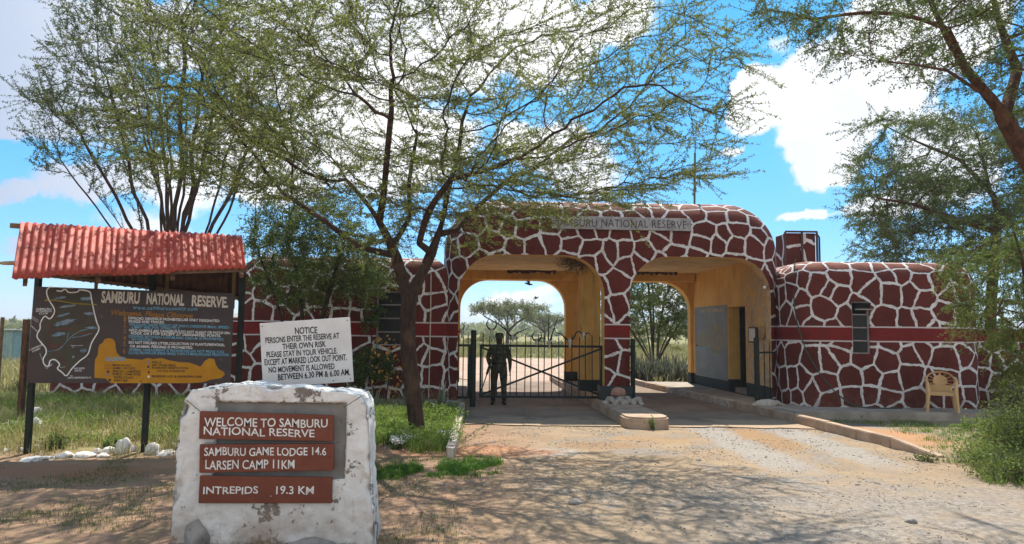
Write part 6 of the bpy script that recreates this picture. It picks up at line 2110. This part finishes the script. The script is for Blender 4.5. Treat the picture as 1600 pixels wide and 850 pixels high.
# small dark bushes and dead brush in the meadow
for i, (px, py, r, m_, lab) in enumerate(((82, 703, (.26, .22, .30), 'leaf_bush', 'dark little bush standing in the rock border by the left sign post'), (32, 612, (.45, .4, .35), 'leaf_bush', 'low dark bush in the meadow at the left edge'), (175, 698, (.2, .18, .22), 'herb', 'small green bush behind the tallest border rock'),
                                          (255, 640, (.5, .35, .34), 'herb', 'leafy bush at the foot of the garden wall left of the marker'), (640, 664, (.4, .3, .35), 'herb', 'leafy bush left of the acacia trunk'), (585, 668, (.45, .35, .5), 'herb', 'leafy bush beside the right shoulder of the stone marker'), (690, 668, (.32, .3, .38), 'herb', 'leafy bush right of the acacia trunk near the kerb'))):
    g = gnd(px, py); leafy('small_bush', lab, 'bush', (g.x, g.y, 0), r, 40, 900, .045, .022, M['twig'], M[m_], 220 + i, 'small bushes')
g = gnd(160, 626); rg2 = rngs(230); n = 40
Sx = np.tile((g.x, g.y, 0.0), (n, 1)) + rg2.normal(0, .08, (n, 3)) * (1, 1, 0); Dx = unit(rg2.normal(0, 1, (n, 3)) * (1, .6, .3) + (0, 0, .3)); q, a_, b_ = shoot_geo(Sx, Dx, rg2.uniform(.2, .55, n), rg2, .005, .1)
tag(np_mesh('dead_brush', q, 4, M['twig']), 'bare dead brush in the green grass below the sign board', 'brush')
g = gnd(757, 679); mb = MB(); mb.tube([tuple(gnd(722, 692) + Vector((0, 0, .02))), tuple(gnd(745, 680) + Vector((0, 0, .10))), tuple(gnd(770, 673) + Vector((0, 0, .14)))], [.008, .006, .003], 5)
tw = tag(mb.build('fallen_branch', M['twig']), 'thin leafy twig sticking out over the drive from the kerb', 'branch')
rg2 = rngs(233); tt = rg2.random(60)[:, None]; A0, A1 = np.array(gnd(722, 692)) + (0, 0, .05), np.array(gnd(770, 673)) + (0, 0, .15)
np_mesh('leaves', diamonds(A0 + (A1 - A0) * tt + rg2.normal(0, .015, (60, 3)), unit(rg2.normal(0, 1, (60, 3))), .05, .02, rg2), 4, M['herb_dull'], tw)

# pebbles and grit of the forecourt
rg2 = rngs(240)
bmp = bmesh.new(); bmesh.ops.create_icosphere(bmp, subdivisions=1, radius=1)
ico = np.array([v.co[:] for v in bmp.verts]); icf = np.array([[v.index for v in f.verts] for f in bmp.faces]); bmp.free()
px_ = np.array(scatter(12000, -2.5, 7.6, 4.6, 14.2, rg2, lambda x, y: (nz(x, y, .9, 3) + .5 * nz(x, y, 2.5, 1) > rg2.normal(.15, .25)) and not (2.0 < x < 3.2 and y > 13.2) and x < along(KERB_R, max(y, 10.75)) - .05 + (max(0, 10.75 - y)) * .1))
sz = np.abs(rg2.normal(.002, .0055, len(px_))) + .003
V = ico[None] * sz[:, None, None] * rg2.uniform(.6, 1.2, (len(px_), 1, 3)) * rg2.uniform(.85, 1.15, (len(px_), len(ico), 1))
zz = np.array([ground_z(x, y) for x, y in px_])
V = V + np.stack([px_[:, 0], px_[:, 1], zz + sz * .1], 1)[:, None, :]
Ft = V[:, icf].reshape(-1, 3)
tag(np_mesh('gravel', Ft, 3, M['pebble']), 'loose gravel and small pebbles strewn over the dirt forecourt', 'gravel', kind='stuff')

# dead weaver nest and soot-dark debris under the ceiling
rg2 = rngs(250); nc = np.array(gw(-.75, 1.4, 3.62)); n = 420
Sx = nc + rg2.normal(0, 1, (n, 3)) * (.24, .22, .10); Dx = unit(rg2.normal(0, 1, (n, 3)) * (1, 1, .7)); q, a_, b_ = shoot_geo(Sx, Dx, rg2.uniform(.12, .34, n), rg2, .006, .4)
nest = tag(np_mesh('bird_nest', q, 4, M['twig']), 'ragged dry bird nest under the ceiling of the entry lane', 'nest')
for x0, y0, ln in ((.9, 5.55, 2.3), (-2.2, 5.55, 1.5)):
    mb = MB()
    for k in range(int(ln * 16)):
        p = gw(x0 + ln * k / (ln * 16) + random.uniform(-.03, .03), y0 + random.uniform(-.1, .1), 3.72)
        mb.ball(p, (random.uniform(.04, .09), random.uniform(.04, .08), random.uniform(.03, .10)), 7, 5)
    mb.build('broken_ceiling_edge', M['rust'], gate_house, smooth=True)


# ---------------------------------------------------------------- country beyond the gate
def far_acacia(name, label, base, width, height, seed, n, group=None):
    rng = rngs(seed); b = np.array(base, float); cz = height * .82
    pts = [('t', None, [tuple(b), tuple(b + (.05, 0, height * .2)), tuple(b + (.1, 0, height * .36))])]
    for k in range(6):
        a = k * 2.4 + seed; r = width * .22
        pts.append((k, ('t', -1), [tuple(b + (.1 + cos(a) * r * .5, sin(a) * r * .4, height * .52)), tuple(b + (.1 + cos(a) * r * 1.25, sin(a) * r, height * .68))]))
    P0, par0 = chainpts(pts)
    att = np.concatenate([ellipsoid_pts(n, (b[0] + .2, b[1], height * .84), (width * .5, width * .42, height * .15), rng), ellipsoid_pts(n // 3, (b[0] - width * .12, b[1], height * .93), (width * .28, width * .25, height * .10), rng)])
    att += rng.normal(0, 1, att.shape) * (.1, .1, .06)
    return tree(name, label, P0, par0, att, width * .035, width * .5, width * .055, .018, width * .022, M['bark_far'], M['leaf_far'], seed + 1, (2.8, (.4, .95)), (.13, .20, .09, 3, .10, .8), rthr=.06, twig_rad=.012, droop=.0, zb=.12, group=group)


fa = at(792, 541, 72)
far_acacia('umbrella_acacia', 'flat-topped umbrella acacia on the plain framed by the entry arch', (fa.x, 72, 0), 8.6, 4.6, 300, 330)
fb = at(850, 541, 95); far_acacia('umbrella_acacia', 'smaller umbrella acacia farther off, right of the guard', (fb.x, 95, 0.05), 7.5, 4.0, 310, 200)
# many-stemmed bush-tree behind the exit arch
YB = 31.0; lists = []
b = Vector((at(1022, 600, YB).x, YB, -.05))
for k, (px, py) in enumerate(((985, 500), (1000, 470), (1020, 450), (1040, 460), (1060, 490), (1085, 470), (960, 480), (1012, 430))):
    e = at(px, py, YB + (k % 3 - 1) * .8); m1 = b.lerp(e, .4) + Vector((0, 0, .3))
    lists.append((k, None, [tuple(p) for p in spline([tuple(b + Vector((.15 * cos(k * 2), .15 * sin(k * 2), 0))), tuple(m1), tuple(e)], 5)]))
P0, par0 = chainpts(lists); _rg = rngs(95)
att = ellipsoid_pts(1900, (b.x + .2, YB, 3.4), (3.4, 2.2, 2.3), _rg, 0, lambda q: q[:, 2] > 1.5)
tree('bush_tree', 'loose many-stemmed green tree seen through the exit arch', P0, par0, att, .22, 2.2, .34, .008, .06, M['bark_far'], M['leaf_bright'], 15, (3.2, (.3, .7)), (.06, .10, .045, 2, .04, .8), rthr=.022, twig_rad=.006, zb=.1, droop=.1)

# bushes on the plain, each a thing of its own: a few kinds built once, then copied
kinds = []
for k, (m_, r) in enumerate((('leaf_far', (1.5, 1.2, 1.7)), ('leaf_bush', (1.3, 1.1, 1.2)), ('yellow_flower_bush', (1.4, 1.1, .9)))):
    o = leafy('plain_bush', 'x', 'bush', (0, 0, 0), r, 40, 1500, .22, .12, M['bark_far'], M[m_], 400 + k, 'bushes on the plain')
    kinds.append(o)
KL = ('round grey-green bush out on the plain behind the gateway', 'low dark green bush out on the plain behind the gateway', 'yellow-flowering low bush out on the plain behind the gateway')
LL = ('round grey-green bush on the plain beyond the meadow at the left', 'low dark green bush on the plain beyond the meadow at the left', 'yellow-flowering bush on the plain beyond the meadow at the left')


def copy_thing(o):
    c = o.copy(); C.objects.link(c)
    for ch in list(o.children):
        d = ch.copy(); C.objects.link(d); d.parent = c
    return c


rb_ = random.Random(5)
spots = []
for i in range(46):                              # through the arches
    Y = rb_.choice((62, 75, 90, 110, 130, 160)) * rb_.uniform(.9, 1.15); px = rb_.uniform(700, 1110)
    spots.append((at(px, 520, Y).x, Y, rb_.choice((0, 0, 1, 2, 2)), rb_.uniform(.45, .85) * (1 + Y / 400), KL))
for i in range(44):                              # left of the building and over the garden wall
    Y = rb_.choice((42, 55, 75, 100, 140)) * rb_.uniform(.9, 1.1); px = rb_.uniform(-60, 130) if i < 24 else rb_.uniform(130, 420)
    spots.append((at(px, 505, Y).x, Y, rb_.choice((0, 0, 1)), rb_.uniform(.7, 1.25) * (1 + Y / 300), LL))
used = [False] * 3
for x, Y, k, s, lab in spots:
    o = kinds[k] if not used[k] else copy_thing(kinds[k])
    used[k] = True
    o.location = (x, Y, ground_z(x, Y) - .05); o.scale = (s, s, s * rb_.uniform(.8, 1.1)); o.rotation_euler = (0, 0, rb_.uniform(0, 6.28))
    o['label'] = lab[k]
# the far-off bush country that reads as one mass
_rg = rngs(98); n = 9000
th_ = _rg.uniform(-.95, .95, n); rr_ = _rg.uniform(170, 1100, n) ** 1.0
xs, ys = np.sin(th_) * rr_, np.cos(th_) * rr_
hb = np.array([ground_z(x, y) for x, y in zip(xs, ys)])
per = 7; src = np.repeat(np.arange(n), per)
sc_ = (_rg.uniform(.8, 2.0, n))[src]
C_ = np.stack([xs[src] + _rg.normal(0, .9, len(src)) * sc_, ys[src] + _rg.normal(0, .7, len(src)) * sc_, hb[src] + _rg.random(len(src)) * sc_ * 1.1], 1)
tag(np_mesh('bushland', diamonds(C_, unit(_rg.normal(0, 1, (len(src), 3))), sc_ * 1.3, sc_ * .8, _rg), 4, M['leaf_far']), 'bush country covering the plain up to the horizon', 'bushland', kind='stuff')

# ---------------------------------------------------------------- dusty air over the plain
mh = bpy.data.materials.new('dusty_air'); mh.use_nodes = True; th = mh.node_tree; th.nodes.clear()
pv = nd(th, 'ShaderNodeVolumePrincipled', {'Color': (.80, .87, .96, 1), 'Density': .0006, 'Anisotropy': .25})
nd(th, 'ShaderNodeOutputMaterial', {'Volume': pv.outputs[0]})
hz = MB(); hz.box((0, 1560, 19.6), (6340, 3220, 43.2)); tag(hz.build('haze', mh), kind='stuff')
